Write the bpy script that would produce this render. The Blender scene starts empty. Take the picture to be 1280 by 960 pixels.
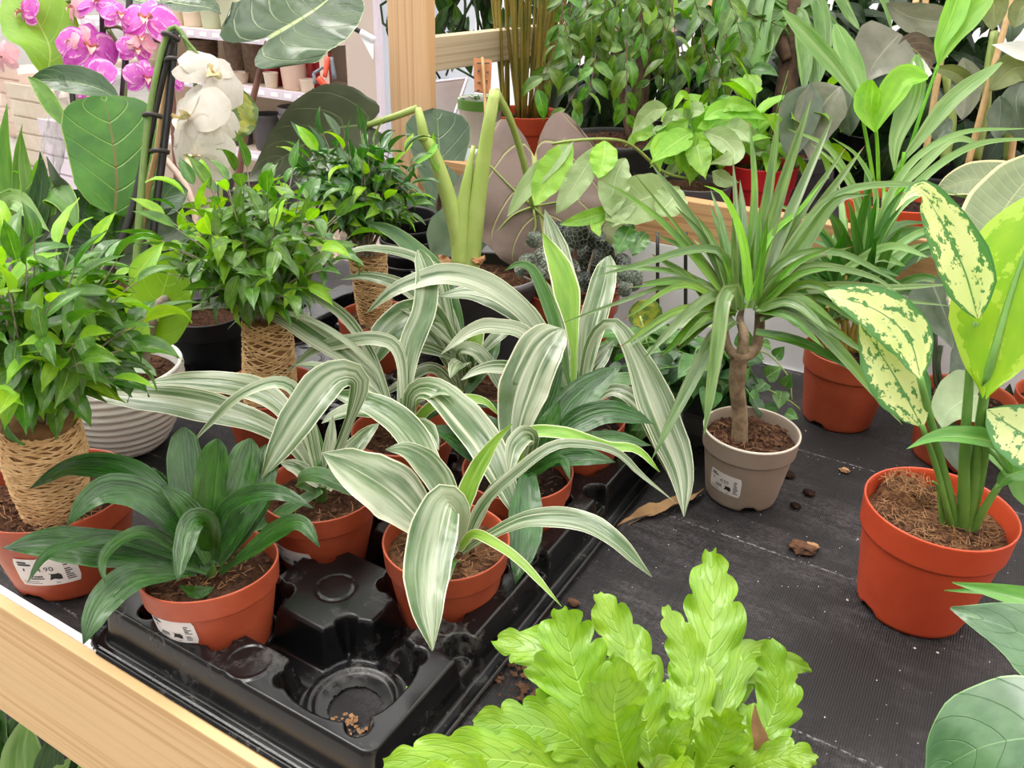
import bpy, bmesh, math, random
import numpy as np
from mathutils import Vector, Matrix
from mathutils import noise as mnoise
R_=random.Random(7); NR=np.random.default_rng(7)
SC=bpy.context.scene; COL=SC.collection
# ---------------------------------------------------------------- camera (world: X along the bench front, Y across it, Z up; bench top z=0)
F_=1044.0; CX,CY=640.0,480.0; CAMZ=.62
_AX=np.array([0.86244335,0.25378318,-0.43793329]); _AY=np.array([0.50532899,-0.38235243,0.773595]); _AZ=np.array([0.02888054,-0.88848225,-0.45800131])
ROT=np.stack([_AX,_AY,_AZ]); CAM=np.array([0,0,CAMZ])
cd=bpy.data.cameras.new('camera'); cam=bpy.data.objects.new('camera',cd); COL.objects.link(cam); SC.camera=cam
cd.sensor_fit='HORIZONTAL'; cd.sensor_width=36; cd.lens=F_/1280*36; cd.clip_start=.02; cd.clip_end=80
m=Matrix.Identity(4)
for i in range(3): m[i][0],m[i][1],m[i][2],m[i][3]=ROT[i][0],-ROT[i][1],-ROT[i][2],CAM[i]
cam.matrix_world=m
# ---------------------------------------------------------------- light: bright overcast daylight through a glasshouse roof + a broad soft sun
W=bpy.data.worlds.new('daylight'); SC.world=W; W.use_nodes=True
W.node_tree.nodes['Background'].inputs[0].default_value=(1,.985,.96,1); W.node_tree.nodes['Background'].inputs[1].default_value=2.3
sd=bpy.data.lights.new('sun','SUN'); sd.energy=2.6; sd.angle=math.radians(38); sd.color=(1,.955,.89)
sun=bpy.data.objects.new('sun',sd); COL.objects.link(sun); sun.rotation_euler=Vector((.42,.10,-1)).to_track_quat('-Z','Y').to_euler()
VS=SC.view_settings; VS.view_transform='Standard'; VS.look='None'; VS.gamma=1; VS.use_curve_mapping=False; VS.exposure=.88
SC.cycles.max_bounces=7; SC.cycles.transparent_max_bounces=12
# ---------------------------------------------------------------- helpers
def at(px,py,dep): return ROT@(np.array([px-CX,py-CY,F_])*dep/F_)+CAM
def pl(px,py,z):
    w=ROT@np.array([px-CX,py-CY,F_]); return w*((z-CAMZ)/w[2])+CAM
def onY(px,py,Y):
    w=ROT@np.array([px-CX,py-CY,F_]); return w*(Y/w[1])+CAM
def dep(p): return float((ROT.T@(np.asarray(p,float)-CAM))[2])
def unit(v):
    v=np.asarray(v,float); return v/(np.linalg.norm(v)+1e-12)
def srgb(r,g,b): return tuple(((c/255)/12.92 if c<=10 else ((c/255+.055)/1.055)**2.4) for c in (r,g,b))+(1.,)
def thing(name,label,cat,loc=(0,0,0),group=None):
    o=bpy.data.objects.new(name,None); COL.objects.link(o); o.location=tuple(loc); o.empty_display_size=.02
    o['label']=label; o['category']=cat
    if group: o['group']=group
    return o
def link(name,me,parent=None,mat=None,loc=None):
    o=bpy.data.objects.new(name,me); COL.objects.link(o)
    if mat is not None and len(me.materials)==0: me.materials.append(mat)
    if parent is not None: o.parent=parent
    if loc is not None: o.location=tuple(loc)
    return o
def ploc(o):
    p=np.zeros(3)
    while o is not None: p+=np.array(o.location); o=o.parent
    return p
def mk(name,V,Fc,parent=None,mat=None,uv=None,smooth=True,world=True,label=None):
    V=np.asarray(V,float)
    if parent is not None and world: V=V-ploc(parent)
    me=bpy.data.meshes.new(name); me.from_pydata(V.tolist(),[],[tuple(int(i) for i in f) for f in Fc])
    if uv is not None:
        l=me.uv_layers.new(name='UVMap'); idx=np.empty(len(me.loops),dtype=np.int32); me.loops.foreach_get('vertex_index',idx)
        l.data.foreach_set('uv',np.asarray(uv,dtype=np.float32)[idx].ravel())
    if smooth: me.polygons.foreach_set('use_smooth',[True]*len(me.polygons))
    me.update(); o=link(name,me,parent,mat)
    if label: o['label']=label
    return o
def tagt(o,label,cat,group=None,kind=None):
    o['label']=label; o['category']=cat
    if group: o['group']=group
    if kind: o['kind']=kind
    return o
def struct(o,label=None):
    o['kind']='structure'
    if label: o['label']=label
    return o
def grid_faces(nl,nw,off=0):
    return [(off+i*nw+j,off+i*nw+j+1,off+(i+1)*nw+j+1,off+(i+1)*nw+j) for i in range(nl-1) for j in range(nw-1)]
def resample(P,n):
    P=np.asarray(P,float)
    if len(P)==2: return P[0]+(P[1]-P[0])*np.linspace(0,1,n)[:,None]
    Q=np.vstack([2*P[0]-P[1],P,2*P[-1]-P[-2]]); out=[]
    for i in range(1,len(Q)-2):
        p0,p1,p2,p3=Q[i-1:i+3]
        for t in np.linspace(0,1,14,endpoint=False):
            out.append(.5*((2*p1)+(-p0+p2)*t+(2*p0-5*p1+4*p2-p3)*t*t+(-p0+3*p1-3*p2+p3)*t**3))
    out.append(P[-1]); out=np.array(out); d=np.r_[0,np.cumsum(np.linalg.norm(np.diff(out,axis=0),axis=1))]
    return np.stack([np.interp(np.linspace(0,d[-1],n),d,out[:,k]) for k in range(3)],1)
PROF={
 'drac':[(0,.30),(.12,.34),(.3,.66),(.5,1),(.7,.92),(.87,.55),(1,.02)],
 'dracp':[(0,.22),(.3,.26),(.45,.55),(.62,1),(.78,.9),(.9,.52),(1,.02)],
 'dracb':[(0,.3),(.2,.55),(.5,1),(.8,.95),(.92,.72),(.98,.35),(1,.1)],
 'strap':[(0,.7),(.2,.9),(.45,1),(.75,.75),(.92,.35),(1,.02)],
 'thin':[(0,.75),(.2,1),(.5,.95),(.8,.6),(1,.03)],
 'ovate':[(0,.05),(.06,.42),(.18,.88),(.34,1),(.55,.86),(.75,.52),(.87,.2),(.94,.07),(1,.02)],
 'ellip':[(0,.05),(.1,.45),(.3,.9),(.5,1),(.72,.82),(.9,.42),(1,.02)],
 'lance':[(0,.08),(.15,.55),(.4,1),(.65,.85),(.85,.4),(1,.02)],
 'fiddle':[(0,.1),(.1,.42),(.3,.56),(.5,.75),(.7,.97),(.84,1),(.94,.74),(1,.12)],
 'heart':[(0,.62),(.06,.82),(.2,1),(.42,.9),(.65,.62),(.85,.27),(1,.02)],
 'round':[(0,.1),(.1,.6),(.3,.95),(.5,1),(.75,.85),(.92,.5),(1,.1)],
 'fidd2':[(0,.12),(.07,.5),(.2,.74),(.45,.86),(.72,1),(.88,.9),(.96,.6),(1,.15)],
 'fidd3':[(0,.2),(.05,.55),(.18,.84),(.45,.93),(.75,1),(.9,.88),(.97,.6),(1,.25)],
 'wide':[(0,.7),(.12,.95),(.3,1),(.55,.92),(.8,.62),(.93,.3),(1,.04)],
 'palm':[(0,.08),(.2,.5),(.5,1),(.75,.95),(.92,.55),(1,.15)],
 'fern':[(0,.12),(.15,.4),(.35,.85),(.55,1),(.75,.85),(.9,.55),(1,.15)],
}
def prof(name,v):
    a=np.array(PROF[name]); return np.interp(v,a[:,0],a[:,1])
def leafmesh(P,w,pr,face=.6,lean=0.,fold=.22,arch=0.,wave=0.,wf=3.,nl=18,nw=7,lobe=0.,twist=0.,scal=0.,sn=9,seed=0,up=None,curl=0.):
    C=resample(P,nl); T=np.gradient(C,axis=0); T/=np.linalg.norm(T,axis=1)[:,None]+1e-12
    L=np.sum(np.linalg.norm(np.diff(C,axis=0),axis=1)); S=[]; prev=None
    for i in range(nl):
        if up is not None: ref=up
        else: ref=unit(unit(CAM-C[i])*face+np.array([0,0,1.])*(1-face))
        s=np.cross(T[i],ref); q=np.linalg.norm(s)
        if q<.2 and prev is not None: s=prev-T[i]*np.dot(prev,T[i])
        elif q<1e-4: s=np.cross(T[i],[.3,.5,.8])
        s=unit(s)
        if prev is not None:
            if np.dot(s,prev)<0: s=-s
            s=unit(s*.6+prev*.4); s=unit(s-T[i]*np.dot(s,T[i]))
        prev=s; S.append(s)
    S=np.array(S); Nn=np.cross(S,T); v=np.linspace(0,1,nl); wd=prof(pr,v)*w/2
    rr=np.random.default_rng(seed); ph=rr.uniform(0,6.28,4)
    if twist: 
        a=twist*v[:,None]; S,Nn=S*np.cos(a)+Nn*np.sin(a),Nn*np.cos(a)-S*np.sin(a)
    U=np.linspace(-1,1,nw); V=[];UV=[]
    for i in range(nl):
        for j,u in enumerate(U):
            au=abs(u); ww=wd[i]; edge=au**2
            if scal: 
                k=(v[i]*sn+(.13 if u<0 else .6)+.22*math.sin(v[i]*11+ph[3]+(0 if u<0 else 2)))%1.0
                ww=ww*(1-scal*edge*(1-math.sqrt(max(0,1-(2*k-1)**2)))) 
            lat=u*ww*math.cos(fold*min(1,.4+au)); nor=au*ww*math.sin(fold)-arch*u*u*ww
            nor+=wave*w*edge*(math.sin(v[i]*6.283*wf+ph[0]+(0 if u<0 else 1.9))*.7+.3*math.sin(v[i]*6.283*wf*2.3+ph[1]))
            nor+=.04*w*math.sin(v[i]*5+ph[2])*u
            p=C[i]+S[i]*lat+Nn[i]*nor
            if lean: p=p+T[i]*lean*wd[i]*edge*(ww/(wd[i]+1e-9)-.35)
            if lobe: p=p-T[i]*lobe*L*(1-v[i])**3*math.sin(math.pi*min(1,au*.92))**.8
            V.append(p); UV.append((.5+u/2,v[i]))
    return np.array(V),grid_faces(nl,nw),np.array(UV)
def leaf(parent,P,w,pr,mat,name='leaf',**k):
    k.setdefault('seed',R_.randrange(10**6)); k.setdefault('nl',28); V,Fc,UV=leafmesh(P,w,pr,**k); return mk(name,V,Fc,parent,mat,UV)
def leafpx(parent,d0,pts,w,pr,mat,dd=0.,**k):
    """leaf whose spine runs through image rays at real depths: pts (px,py[,extra depth]); w in pixels at its depth; dd = depth gain base->tip"""
    n=len(pts); P=[]
    for i,p in enumerate(pts):
        e=p[2] if len(p)>2 else dd*(i/(n-1))
        P.append(at(p[0],p[1],d0+e))
    dm=d0+(pts[n//2][2] if len(pts[0])>2 else dd*.5)
    return leaf(parent,P,w*dm/F_,pr,mat,**k)
def tubemesh(P,r,seg=8,n=None,cap=True):
    P=np.asarray(P,float); n=n or max(2,(len(P)-1)*5+1); C=resample(P,n) if len(P)>1 else P
    rad=np.interp(np.linspace(0,1,n),np.linspace(0,1,len(r)),r) if hasattr(r,'__len__') else np.full(n,r)
    T=np.gradient(C,axis=0); T/=np.linalg.norm(T,axis=1)[:,None]+1e-12
    a=np.cross(T[0],[0,0,1.]); a=unit(a) if np.linalg.norm(a)>.05 else np.array([1.,0,0]); V=[];UV=[]
    an=np.linspace(0,2*math.pi,seg,endpoint=False)
    for i in range(n):
        a=unit(a-T[i]*np.dot(a,T[i])); b=np.cross(T[i],a)
        for t in an: V.append(C[i]+(a*math.cos(t)+b*math.sin(t))*rad[i]); UV.append((t/6.283,i/(n-1)))
    Fc=[(i*seg+j,i*seg+(j+1)%seg,(i+1)*seg+(j+1)%seg,(i+1)*seg+j) for i in range(n-1) for j in range(seg)]
    if cap: Fc+= [tuple(range(seg))[::-1],tuple(range((n-1)*seg,n*seg))]
    return np.array(V),Fc,np.array(UV)
def tube(parent,P,r,mat,name='stem',seg=8,n=None,label=None): 
    V,Fc,UV=tubemesh(P,r,seg,n); return mk(name,V,Fc,parent,mat,UV,label=label)
def tubepx(parent,d0,pts,rpx,mat,name='stem',seg=8,**k):
    P=[at(p[0],p[1],d0+(p[2] if len(p)>2 else 0)) for p in pts]
    r=[x*d0/F_ for x in (rpx if hasattr(rpx,'__len__') else [rpx])]
    return tube(parent,P,r if len(r)>1 else r[0],mat,name,seg,**k)
def join(parts):
    V=[];Fc=[];UV=[];o=0
    for p in parts:
        V.append(p[0]); Fc+=[tuple(i+o for i in f) for f in p[1]]
        UV.append(p[2] if len(p)>2 and p[2] is not None else np.zeros((len(p[0]),2))); o+=len(p[0])
    return np.vstack(V),Fc,np.vstack(UV)
def lathemesh(prf,seg=40,c=(0,0,0),zf=None,close=False):
    c=np.array(c,float); V=[];n=len(prf)
    for k in range(seg):
        a=2*math.pi*k/seg
        for i,(r,z) in enumerate(prf):
            zz=z if zf is None else z+zf(a,i); V.append(c+np.array([r*math.cos(a),r*math.sin(a),zz]))
    Fc=[(k*n+i,((k+1)%seg)*n+i,((k+1)%seg)*n+i+1,k*n+i+1) for k in range(seg) for i in range(n-1)]
    if close: Fc.append(tuple(k*n for k in range(seg))[::-1])
    return np.array(V),Fc,None
def boxmesh(x0,x1,y0,y1,z0,z1,b=0.):
    bm=bmesh.new(); bmesh.ops.create_cube(bm,size=1)
    for v in bm.verts: v.co=((x0+x1)/2+v.co.x*(x1-x0),(y0+y1)/2+v.co.y*(y1-y0),(z0+z1)/2+v.co.z*(z1-z0))
    if b: bmesh.ops.bevel(bm,geom=bm.edges[:],offset=b,segments=2,profile=.5,affect='EDGES')
    bm.verts.index_update(); V=np.array([v.co[:] for v in bm.verts]); Fc=[tuple(v.index for v in f.verts) for f in bm.faces]; bm.free(); return V,Fc,None
def box(name,x0,x1,y0,y1,z0,z1,mat,parent=None,b=0.,label=None):
    V,Fc,_=boxmesh(x0,x1,y0,y1,z0,z1,b); return mk(name,V,Fc,parent,mat,None,smooth=False,label=label)
def inst(name,me,parent,p,d,nrm,s=1.,sx=None):
    """place shared mesh (length along +Y, face +Z) at world p, pointing d"""
    d=unit(d); x=np.cross(d,nrm); x=unit(x) if np.linalg.norm(x)>1e-3 else unit(np.cross(d,[.3,.9,.2])); z=np.cross(x,d); q=np.asarray(p,float)-ploc(parent)
    o=bpy.data.objects.new(name,me); COL.objects.link(o); o.parent=parent; sx=sx or s
    o.matrix_local=Matrix([[x[0]*sx,d[0]*s,z[0]*s,q[0]],[x[1]*sx,d[1]*s,z[1]*s,q[1]],[x[2]*sx,d[2]*s,z[2]*s,q[2]],[0,0,0,1]]); return o
# ---------------------------------------------------------------- materials
class NT:
    def __init__(s,name):
        s.m=bpy.data.materials.new(name); s.m.use_nodes=True; s.t=s.m.node_tree; s.p=s.t.nodes['Principled BSDF']; s.out=s.t.nodes['Material Output']
    def n(s,ty,**k):
        nd=s.t.nodes.new('ShaderNode'+ty); ins=k.pop('ins',{})
        for a,b in k.items(): setattr(nd,a,b)
        for a,b in ins.items(): s.set(nd.inputs[a],b)
        return nd
    def set(s,i,b):
        if isinstance(b,bpy.types.NodeSocket): s.t.links.new(b,i)
        else: i.default_value=b
    def math(s,op,a,b=0.,c=0.,clamp=False):
        nd=s.t.nodes.new('ShaderNodeMath'); nd.operation=op; nd.use_clamp=clamp
        for i,x in zip(nd.inputs,(a,b,c)): s.set(i,x)
        return nd.outputs[0]
    def mix(s,f,a,b,bt='MIX'):
        nd=s.t.nodes.new('ShaderNodeMix'); nd.data_type='RGBA'; nd.blend_type=bt
        s.set(nd.inputs[0],f); s.set(nd.inputs[6],a); s.set(nd.inputs[7],b); return nd.outputs[2]
    def step(s,x,a,b): 
        nd=s.t.nodes.new('ShaderNodeMapRange'); nd.interpolation_type='SMOOTHSTEP'; s.set(nd.inputs[0],x); s.set(nd.inputs[1],a); s.set(nd.inputs[2],b); return nd.outputs[0]
    def noise(s,vec,scale,detail=3,rough=.55):
        nd=s.n('TexNoise',ins={'Scale':scale,'Detail':detail,'Roughness':rough}); s.t.links.new(vec,nd.inputs['Vector']); return nd.outputs[0]
    def mapv(s,vec,sc=(1,1,1),loc=(0,0,0)):
        nd=s.n('Mapping'); nd.inputs['Scale'].default_value=sc; nd.inputs['Location'].default_value=loc; s.t.links.new(vec,nd.inputs[0]); return nd.outputs[0]
    def tc(s,k='Object'): return s.n('TexCoord').outputs[k]
    def bump(s,h,st=.3,d=.002):
        nd=s.n('Bump',ins={'Strength':st,'Distance':d}); s.t.links.new(h,nd.inputs['Height']); s.t.links.new(nd.outputs[0],s.p.inputs['Normal']); return nd
def mleaf(name,base,base2=None,vein=None,vf=9,vs=1.2,vw=.12,mid=None,mw=.02,edge=None,ew=.06,stripe=None,sden=.5,stripe2=None,blotch=None,bs=6,bt=.5,rough=.36,tr=.22,trc=None,bump=.25,streak=14,var=.12,tip=None,coat=.0,spec=.5,net=None,ns=9,nw_=.1):
    g=NT(name); uv=g.tc('UV'); sp=g.n('SeparateXYZ'); g.t.links.new(uv,sp.inputs[0]); u,v=sp.outputs[0],sp.outputs[1]
    rnd=g.n('ObjectInfo').outputs['Random']
    off=g.n('CombineXYZ',ins={0:g.math('MULTIPLY',rnd,7.3),1:g.math('MULTIPLY',rnd,31.),2:g.math('MULTIPLY',rnd,13.)}).outputs[0]
    def shifted(sc): 
        a=g.n('VectorMath',operation='ADD'); g.t.links.new(g.mapv(uv,sc),a.inputs[0]); g.t.links.new(off,a.inputs[1]); return a.outputs[0]
    au=g.math('MULTIPLY',g.math('ABSOLUTE',g.math('SUBTRACT',u,.5)),2.)
    st=g.noise(shifted((streak,1.1,1)),1.,3)
    col=g.mix(g.step(g.noise(shifted((2.2,3,1)),1.3,3),.3,.7),base,base2 or base)
    if stripe: col=g.mix(g.step(st,1-sden-.08,1-sden+.12),col,stripe)
    if stripe2:
        s2=g.noise(shifted((streak*2.1,.8,1)),1.,2); col=g.mix(g.math('MULTIPLY',g.step(s2,.56,.66),.85),col,stripe2)
    if blotch:
        b=g.noise(shifted((bs,bs*1.7,1)),1.,4,.65); bb=g.math('ADD',b,g.math('MULTIPLY',g.step(au,.55,1.),.22)); bb=g.math('ADD',bb,g.math('MULTIPLY',g.step(au,.2,.0),.06)); col=g.mix(g.step(bb,bt,bt+.04),col,blotch)
    if vein:
        c=g.math('SUBTRACT',g.math('MULTIPLY',v,float(vf)),g.math('MULTIPLY',g.math('POWER',au,1.3),float(vs)))
        tri=g.math('MULTIPLY',g.math('ABSOLUTE',g.math('SUBTRACT',g.math('FRACT',g.math('ADD',c,20.)),.5)),2.)
        col=g.mix(g.math('MULTIPLY',g.math('MULTIPLY',g.step(tri,1-vw*1.6,1.),.85),g.step(au,.98,.7)),col,vein)
    if net:
        vo=g.n('TexVoronoi',feature='DISTANCE_TO_EDGE',ins={'Scale':1.}); g.t.links.new(shifted((ns,ns*1.3,1)),vo.inputs['Vector']); nd_=g.step(vo.outputs['Distance'],nw_,nw_*.3); col=g.mix(nd_,col,net)
    if mid: col=g.mix(g.step(au,g.math('MULTIPLY',g.math('SUBTRACT',1.15,v),mw*2.6),g.math('MULTIPLY',g.math('SUBTRACT',1.15,v),mw)),col,mid)
    if edge: col=g.mix(g.step(au,1-ew*1.3,1-ew*.7),col,edge)
    if tip: col=g.mix(g.step(v,.95,.99),col,tip)
    hs=g.n('HueSaturation',ins={'Hue':g.math('ADD',.5,g.math('MULTIPLY',g.math('SUBTRACT',rnd,.5),var*.12)),'Value':g.math('ADD',1-var,g.math('MULTIPLY',g.math('FRACT',g.math('MULTIPLY',rnd,17.)),var*2))}); g.set(hs.inputs['Color'],col); col=hs.outputs[0]
    g.set(g.p.inputs['Base Color'],col); g.set(g.p.inputs['Roughness'],g.math('ADD',rough-.07,g.math('MULTIPLY',st,.16)))
    g.p.inputs['Specular IOR Level'].default_value=spec
    if coat: g.p.inputs['Coat Weight'].default_value=coat; g.p.inputs['Coat Roughness'].default_value=.16
    h=g.math('ADD',st,g.math('MULTIPLY',g.noise(shifted((5,7,1)),1.,3),.7))
    if net: h=g.math('SUBTRACT',h,g.math('MULTIPLY',nd_,1.4))
    if vein: h=g.math('SUBTRACT',h,g.math('MULTIPLY',g.step(tri,1-vw*2.2,1.),.9))
    g.bump(h,bump,.0022)
    if tr:
        t=g.n('BsdfTranslucent'); hs2=g.n('HueSaturation',ins={'Saturation':1.25,'Value':1.7}); g.set(hs2.inputs['Color'],col); g.set(t.inputs[0],trc or hs2.outputs[0])
        mx=g.n('MixShader',ins={0:tr}); g.t.links.new(g.p.outputs[0],mx.inputs[1]); g.t.links.new(t.outputs[0],mx.inputs[2]); g.t.links.new(mx.outputs[0],g.out.inputs[0])
    return g.m
def mplain(name,c,rough=.5,c2=None,ns=40,bump=0.,bs=None,spec=.5,metal=0.,dust=None,ds=8,dt=.55):
    g=NT(name); co=g.tc('Object'); 
    col=c if c2 is None else g.mix(g.step(g.noise(co,ns,4),.35,.7),c,c2)
    if dust: col=g.mix(g.math('MULTIPLY',g.step(g.noise(co,ds,5,.65),dt,dt+.2),.7),col,dust)
    g.set(g.p.inputs['Base Color'],col); g.p.inputs['Roughness'].default_value=rough; g.p.inputs['Specular IOR Level'].default_value=spec; g.p.inputs['Metallic'].default_value=metal
    if bump: g.bump(g.noise(co,bs or ns,5,.65),bump,.003)
    return g.m
C=srgb
M={}
M['terra']=mplain('terracotta plastic',C(184,86,56),.42,C(172,76,48),30,dust=C(196,118,92),ds=9,dt=.62)
M['terra_bright']=mplain('orange red plastic',C(212,82,48),.4,C(202,74,44),25,dust=C(214,110,84),ds=8,dt=.66)
M['red']=mplain('red plastic',C(186,28,40),.32)
M['darkred']=mplain('wine red glaze',C(140,10,30),.2)
M['greige']=mplain('taupe plastic',C(166,149,136),.5,C(158,141,128),30,dust=C(120,96,80),ds=22,dt=.66)
M['greige_lip']=mplain('pale pot lip',C(226,214,200),.5)
M['grey']=mplain('dark grey plastic',C(78,76,80),.5,C(70,68,72),30)
M['lgrey']=mplain('mid grey plastic',C(112,108,112),.5)
M['black']=mplain('black plastic',C(26,26,29),.36,C(20,20,22),30,dust=C(74,70,68),ds=6,dt=.6)
M['pink']=mplain('pale pink ceramic',C(226,196,180),.5)
M['beige']=mplain('beige ceramic',C(222,206,188),.55)
M['wickerp']=mplain('brown ribbed planter',C(120,98,80),.6,C(96,76,62),60)
M['white']=mplain('white paint',C(246,247,250),.4)
M['shelfwhite']=mplain('white lilac shelf edge',C(224,212,226),.45)
M['sticker']=mplain('white sticker paper',C(238,232,232),.5)
M['ink']=mplain('black ink',C(24,22,24),.6)
M['greyink']=mplain('grey ink',C(120,116,118),.6)
M['cane']=mplain('bamboo cane',C(206,170,118),.5,C(186,148,96),30)
M['stake']=mplain('black stake',C(30,27,27),.4)
M['clip']=mplain('dark clip',C(52,46,44),.4)
M['maroon']=mplain('maroon petiole',C(112,66,56),.45,C(128,80,66),20)
M['stalk']=mplain('pale green stalk',C(166,190,96),.4,C(186,204,118),14)
M['stalk2']=mplain('olive green petiole',C(132,152,72),.4,C(150,168,88),14)
M['petiole']=mplain('fresh green petiole',C(96,146,62),.4,C(120,168,80),14)
M['ospike']=mplain('orchid stem',C(110,140,66),.4,C(96,120,58),24)
M['goldcane']=mplain('golden palm stem',C(160,140,62),.45,C(124,122,52),14)
M['driftwood']=mplain('grey weathered twig',C(170,158,144),.8,C(136,122,110),60,bump=.6)
M['trunk']=mplain('brown trunk bark',C(96,70,52),.85,C(70,50,38),60,bump=.8)
M['mtrunk']=mplain('ringed grey brown trunk',C(156,134,108),.8,C(112,90,70),70,bump=.8,bs=90)
M['dry']=mplain('dried leaf',C(176,140,98),.75,C(140,104,68),26,bump=.7,bs=60)
M['husk']=mplain('papery husk',C(206,160,112),.7,C(172,120,76),30)
M['cream']=mplain('cream ceramic',C(240,237,231),.35)
M['panel']=mplain('beige translucent board',C(206,190,180),.45)
M['tool']=mplain('grey tool metal',C(106,116,126),.4)
M['orange']=mplain('orange red tool plastic',C(232,84,54),.4)
M['card']=mplain('brown card tag',C(186,120,72),.6)
M['signbrown']=mplain('taupe printed board',C(104,88,84),.4,C(120,104,98),6)
M['leafbin']=mplain('green yellow fruit',C(186,178,66),.4,C(140,150,50),12)
def wood(name,c1,c2,c3,axis='X',sc=1.):
    g=NT(name); co=g.tc('Object'); s={'X':(1.6,24,24),'Z':(24,24,1.6),'Y':(24,1.6,24)}[axis]
    base=g.noise(g.mapv(co,tuple(x*sc for x in s)),1.,5,.6)
    # growth rings cut by the sawn face: distorted bands that run along the board
    s2={'X':(1.1,6,95),'Z':(95,40,1.1),'Y':(40,1.1,95)}[axis]; s4={'X':(1.6,10,260),'Z':(260,90,1.6),'Y':(90,1.6,260)}[axis]
    l1=g.noise(g.mapv(co,tuple(x*sc for x in s2)),1.,2,.5); l2=g.noise(g.mapv(co,tuple(x*sc for x in s4)),1.,1,.5)
    col=g.mix(base,c1,c2); col=g.mix(g.math('MULTIPLY',g.step(l1,.5,.62),.6),col,c3); col=g.mix(g.math('MULTIPLY',g.step(l2,.54,.66),.3),col,c3)
    vo=g.n('TexVoronoi',ins={'Scale':1.}); s3={'X':(4,9,9),'Z':(9,9,4),'Y':(9,4,9)}[axis]; g.t.links.new(g.mapv(co,s3,(.3,.2,.45)),vo.inputs['Vector'])
    col=g.mix(g.step(vo.outputs['Distance'],.10,.05),col,srgb(164,108,64))
    g.set(g.p.inputs['Base Color'],col); g.p.inputs['Roughness'].default_value=.6; g.bump(base,.15,.001); return g.m
M['woodX']=wood('pale pine board',C(236,202,152),C(228,190,136),C(204,156,100),'X')
M['woodZ']=wood('pale pine post',C(244,206,164),C(238,196,150),C(218,168,118),'Z')
M['woodY']=wood('greyish pine rail',C(216,198,168),C(202,182,150),C(176,150,118),'Y')
M['woodB']=wood('back pine board',C(214,172,126),C(202,158,110),C(170,122,78),'X')
def fabric():
    g=NT('black woven ground cloth'); co=g.tc('Object')
    def wv(d,sc):
        w=g.n('TexWave',wave_type='BANDS',ins={'Scale':sc,'Distortion':.6,'Detail':1.}); w.bands_direction=d; g.t.links.new(co,w.inputs['Vector']); return w.outputs[1]
    a=wv('X',130.); b=wv('Y',190.); h=g.math('MULTIPLY',a,b)
    dust=g.noise(g.mapv(co,(3,5,3)),1.2,5,.7); fine=g.noise(g.mapv(co,(200,340,200)),1.,3,.7); sc=g.noise(g.mapv(co,(14,90,14)),1.,4,.7)
    col=g.mix(g.math('MULTIPLY',g.step(dust,.38,.64),g.step(g.math('ADD',g.math('MULTIPLY',fine,.6),g.math('MULTIPLY',sc,.4)),.4,.66)),C(15,14,15),C(80,74,77))
    col=g.mix(g.math('MULTIPLY',g.step(h,.45,.95),.2),col,C(112,106,108))
    seam=g.n('TexWave',wave_type='BANDS',wave_profile='SAW',ins={'Scale':1.25,'Distortion':.25,'Detail':2.}); seam.bands_direction='Y'; g.t.links.new(co,seam.inputs['Vector'])
    col=g.mix(g.math('MULTIPLY',g.math('MULTIPLY',g.step(seam.outputs[1],.985,.995),.55),g.step(fine,.45,.6)),col,C(168,166,166))
    spk=g.n('TexVoronoi',ins={'Scale':95.}); g.t.links.new(co,spk.inputs['Vector'])
    sx=g.n('SeparateColor'); g.t.links.new(spk.outputs['Color'],sx.inputs[0])
    col=g.mix(g.math('MULTIPLY',g.step(spk.outputs['Distance'],.16,.1),g.step(sx.outputs[0],  .975,.98)),col,C(196,186,176))
    g.set(g.p.inputs['Base Color'],col); g.p.inputs['Roughness'].default_value=.46; g.p.inputs['Specular IOR Level'].default_value=.36
    g.bump(g.math('ADD',h,g.math('MULTIPLY',fine,.6)),.5,.0012); return g.m
M['cloth']=fabric()
def traymat():
    g=NT('glossy black tray plastic'); co=g.tc('Object')
    d=g.noise(co,16,6,.72); e=g.noise(co,70,4,.7); r=g.n('TexVoronoi',ins={'Scale':28.}); g.t.links.new(co,r.inputs['Vector'])
    k=g.math('MULTIPLY',g.step(d,.5,.72),g.step(e,.35,.65))
    col=g.mix(k,C(15,15,17),C(74,72,71))
    ring=g.math('MULTIPLY',g.step(g.math('ABSOLUTE',g.math('SUBTRACT',r.outputs['Distance'],.3)),.05,.02),g.step(d,.52,.6)); col=g.mix(g.math('MULTIPLY',ring,.35),col,C(120,114,110))
    g.set(g.p.inputs['Base Color'],col); g.set(g.p.inputs['Roughness'],g.math('ADD',.2,g.math('MULTIPLY',k,.4))); g.bump(e,.06,.001); return g.m
M['tray']=traymat()
def soilmat(name,a,b,c):
    g=NT(name); co=g.tc('Object'); n1=g.noise(co,150,6,.75); n2=g.noise(co,55,4,.7)
    col=g.mix(g.step(n1,.35,.62),a,b); col=g.mix(g.math('MULTIPLY',g.step(n2,.55,.72),.7),col,c)
    g.set(g.p.inputs['Base Color'],col); g.p.inputs['Roughness'].default_value=.95; g.p.inputs['Specular IOR Level'].default_value=.15; g.bump(n1,1.,.004); return g.m
M['soil']=soilmat('brown potting soil',C(44,28,20),C(92,62,44),C(126,90,64))
M['soil2']=soilmat('fibrous coir soil',C(70,46,32),C(128,92,64),C(176,136,98))
M['soild']=soilmat('dark potting soil',C(30,20,18),C(62,44,38),C(92,70,58))
M['fibre']=mplain('coir fibres',C(178,136,96),.9,C(130,92,62),60)
M['fibred']=mplain('dark soil crumbs',C(104,70,48),.95,C(60,38,26),50)
M['twinecore']=mplain('twine under layer',C(148,108,68),.95,C(118,84,52),80,bump=.5)
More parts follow.
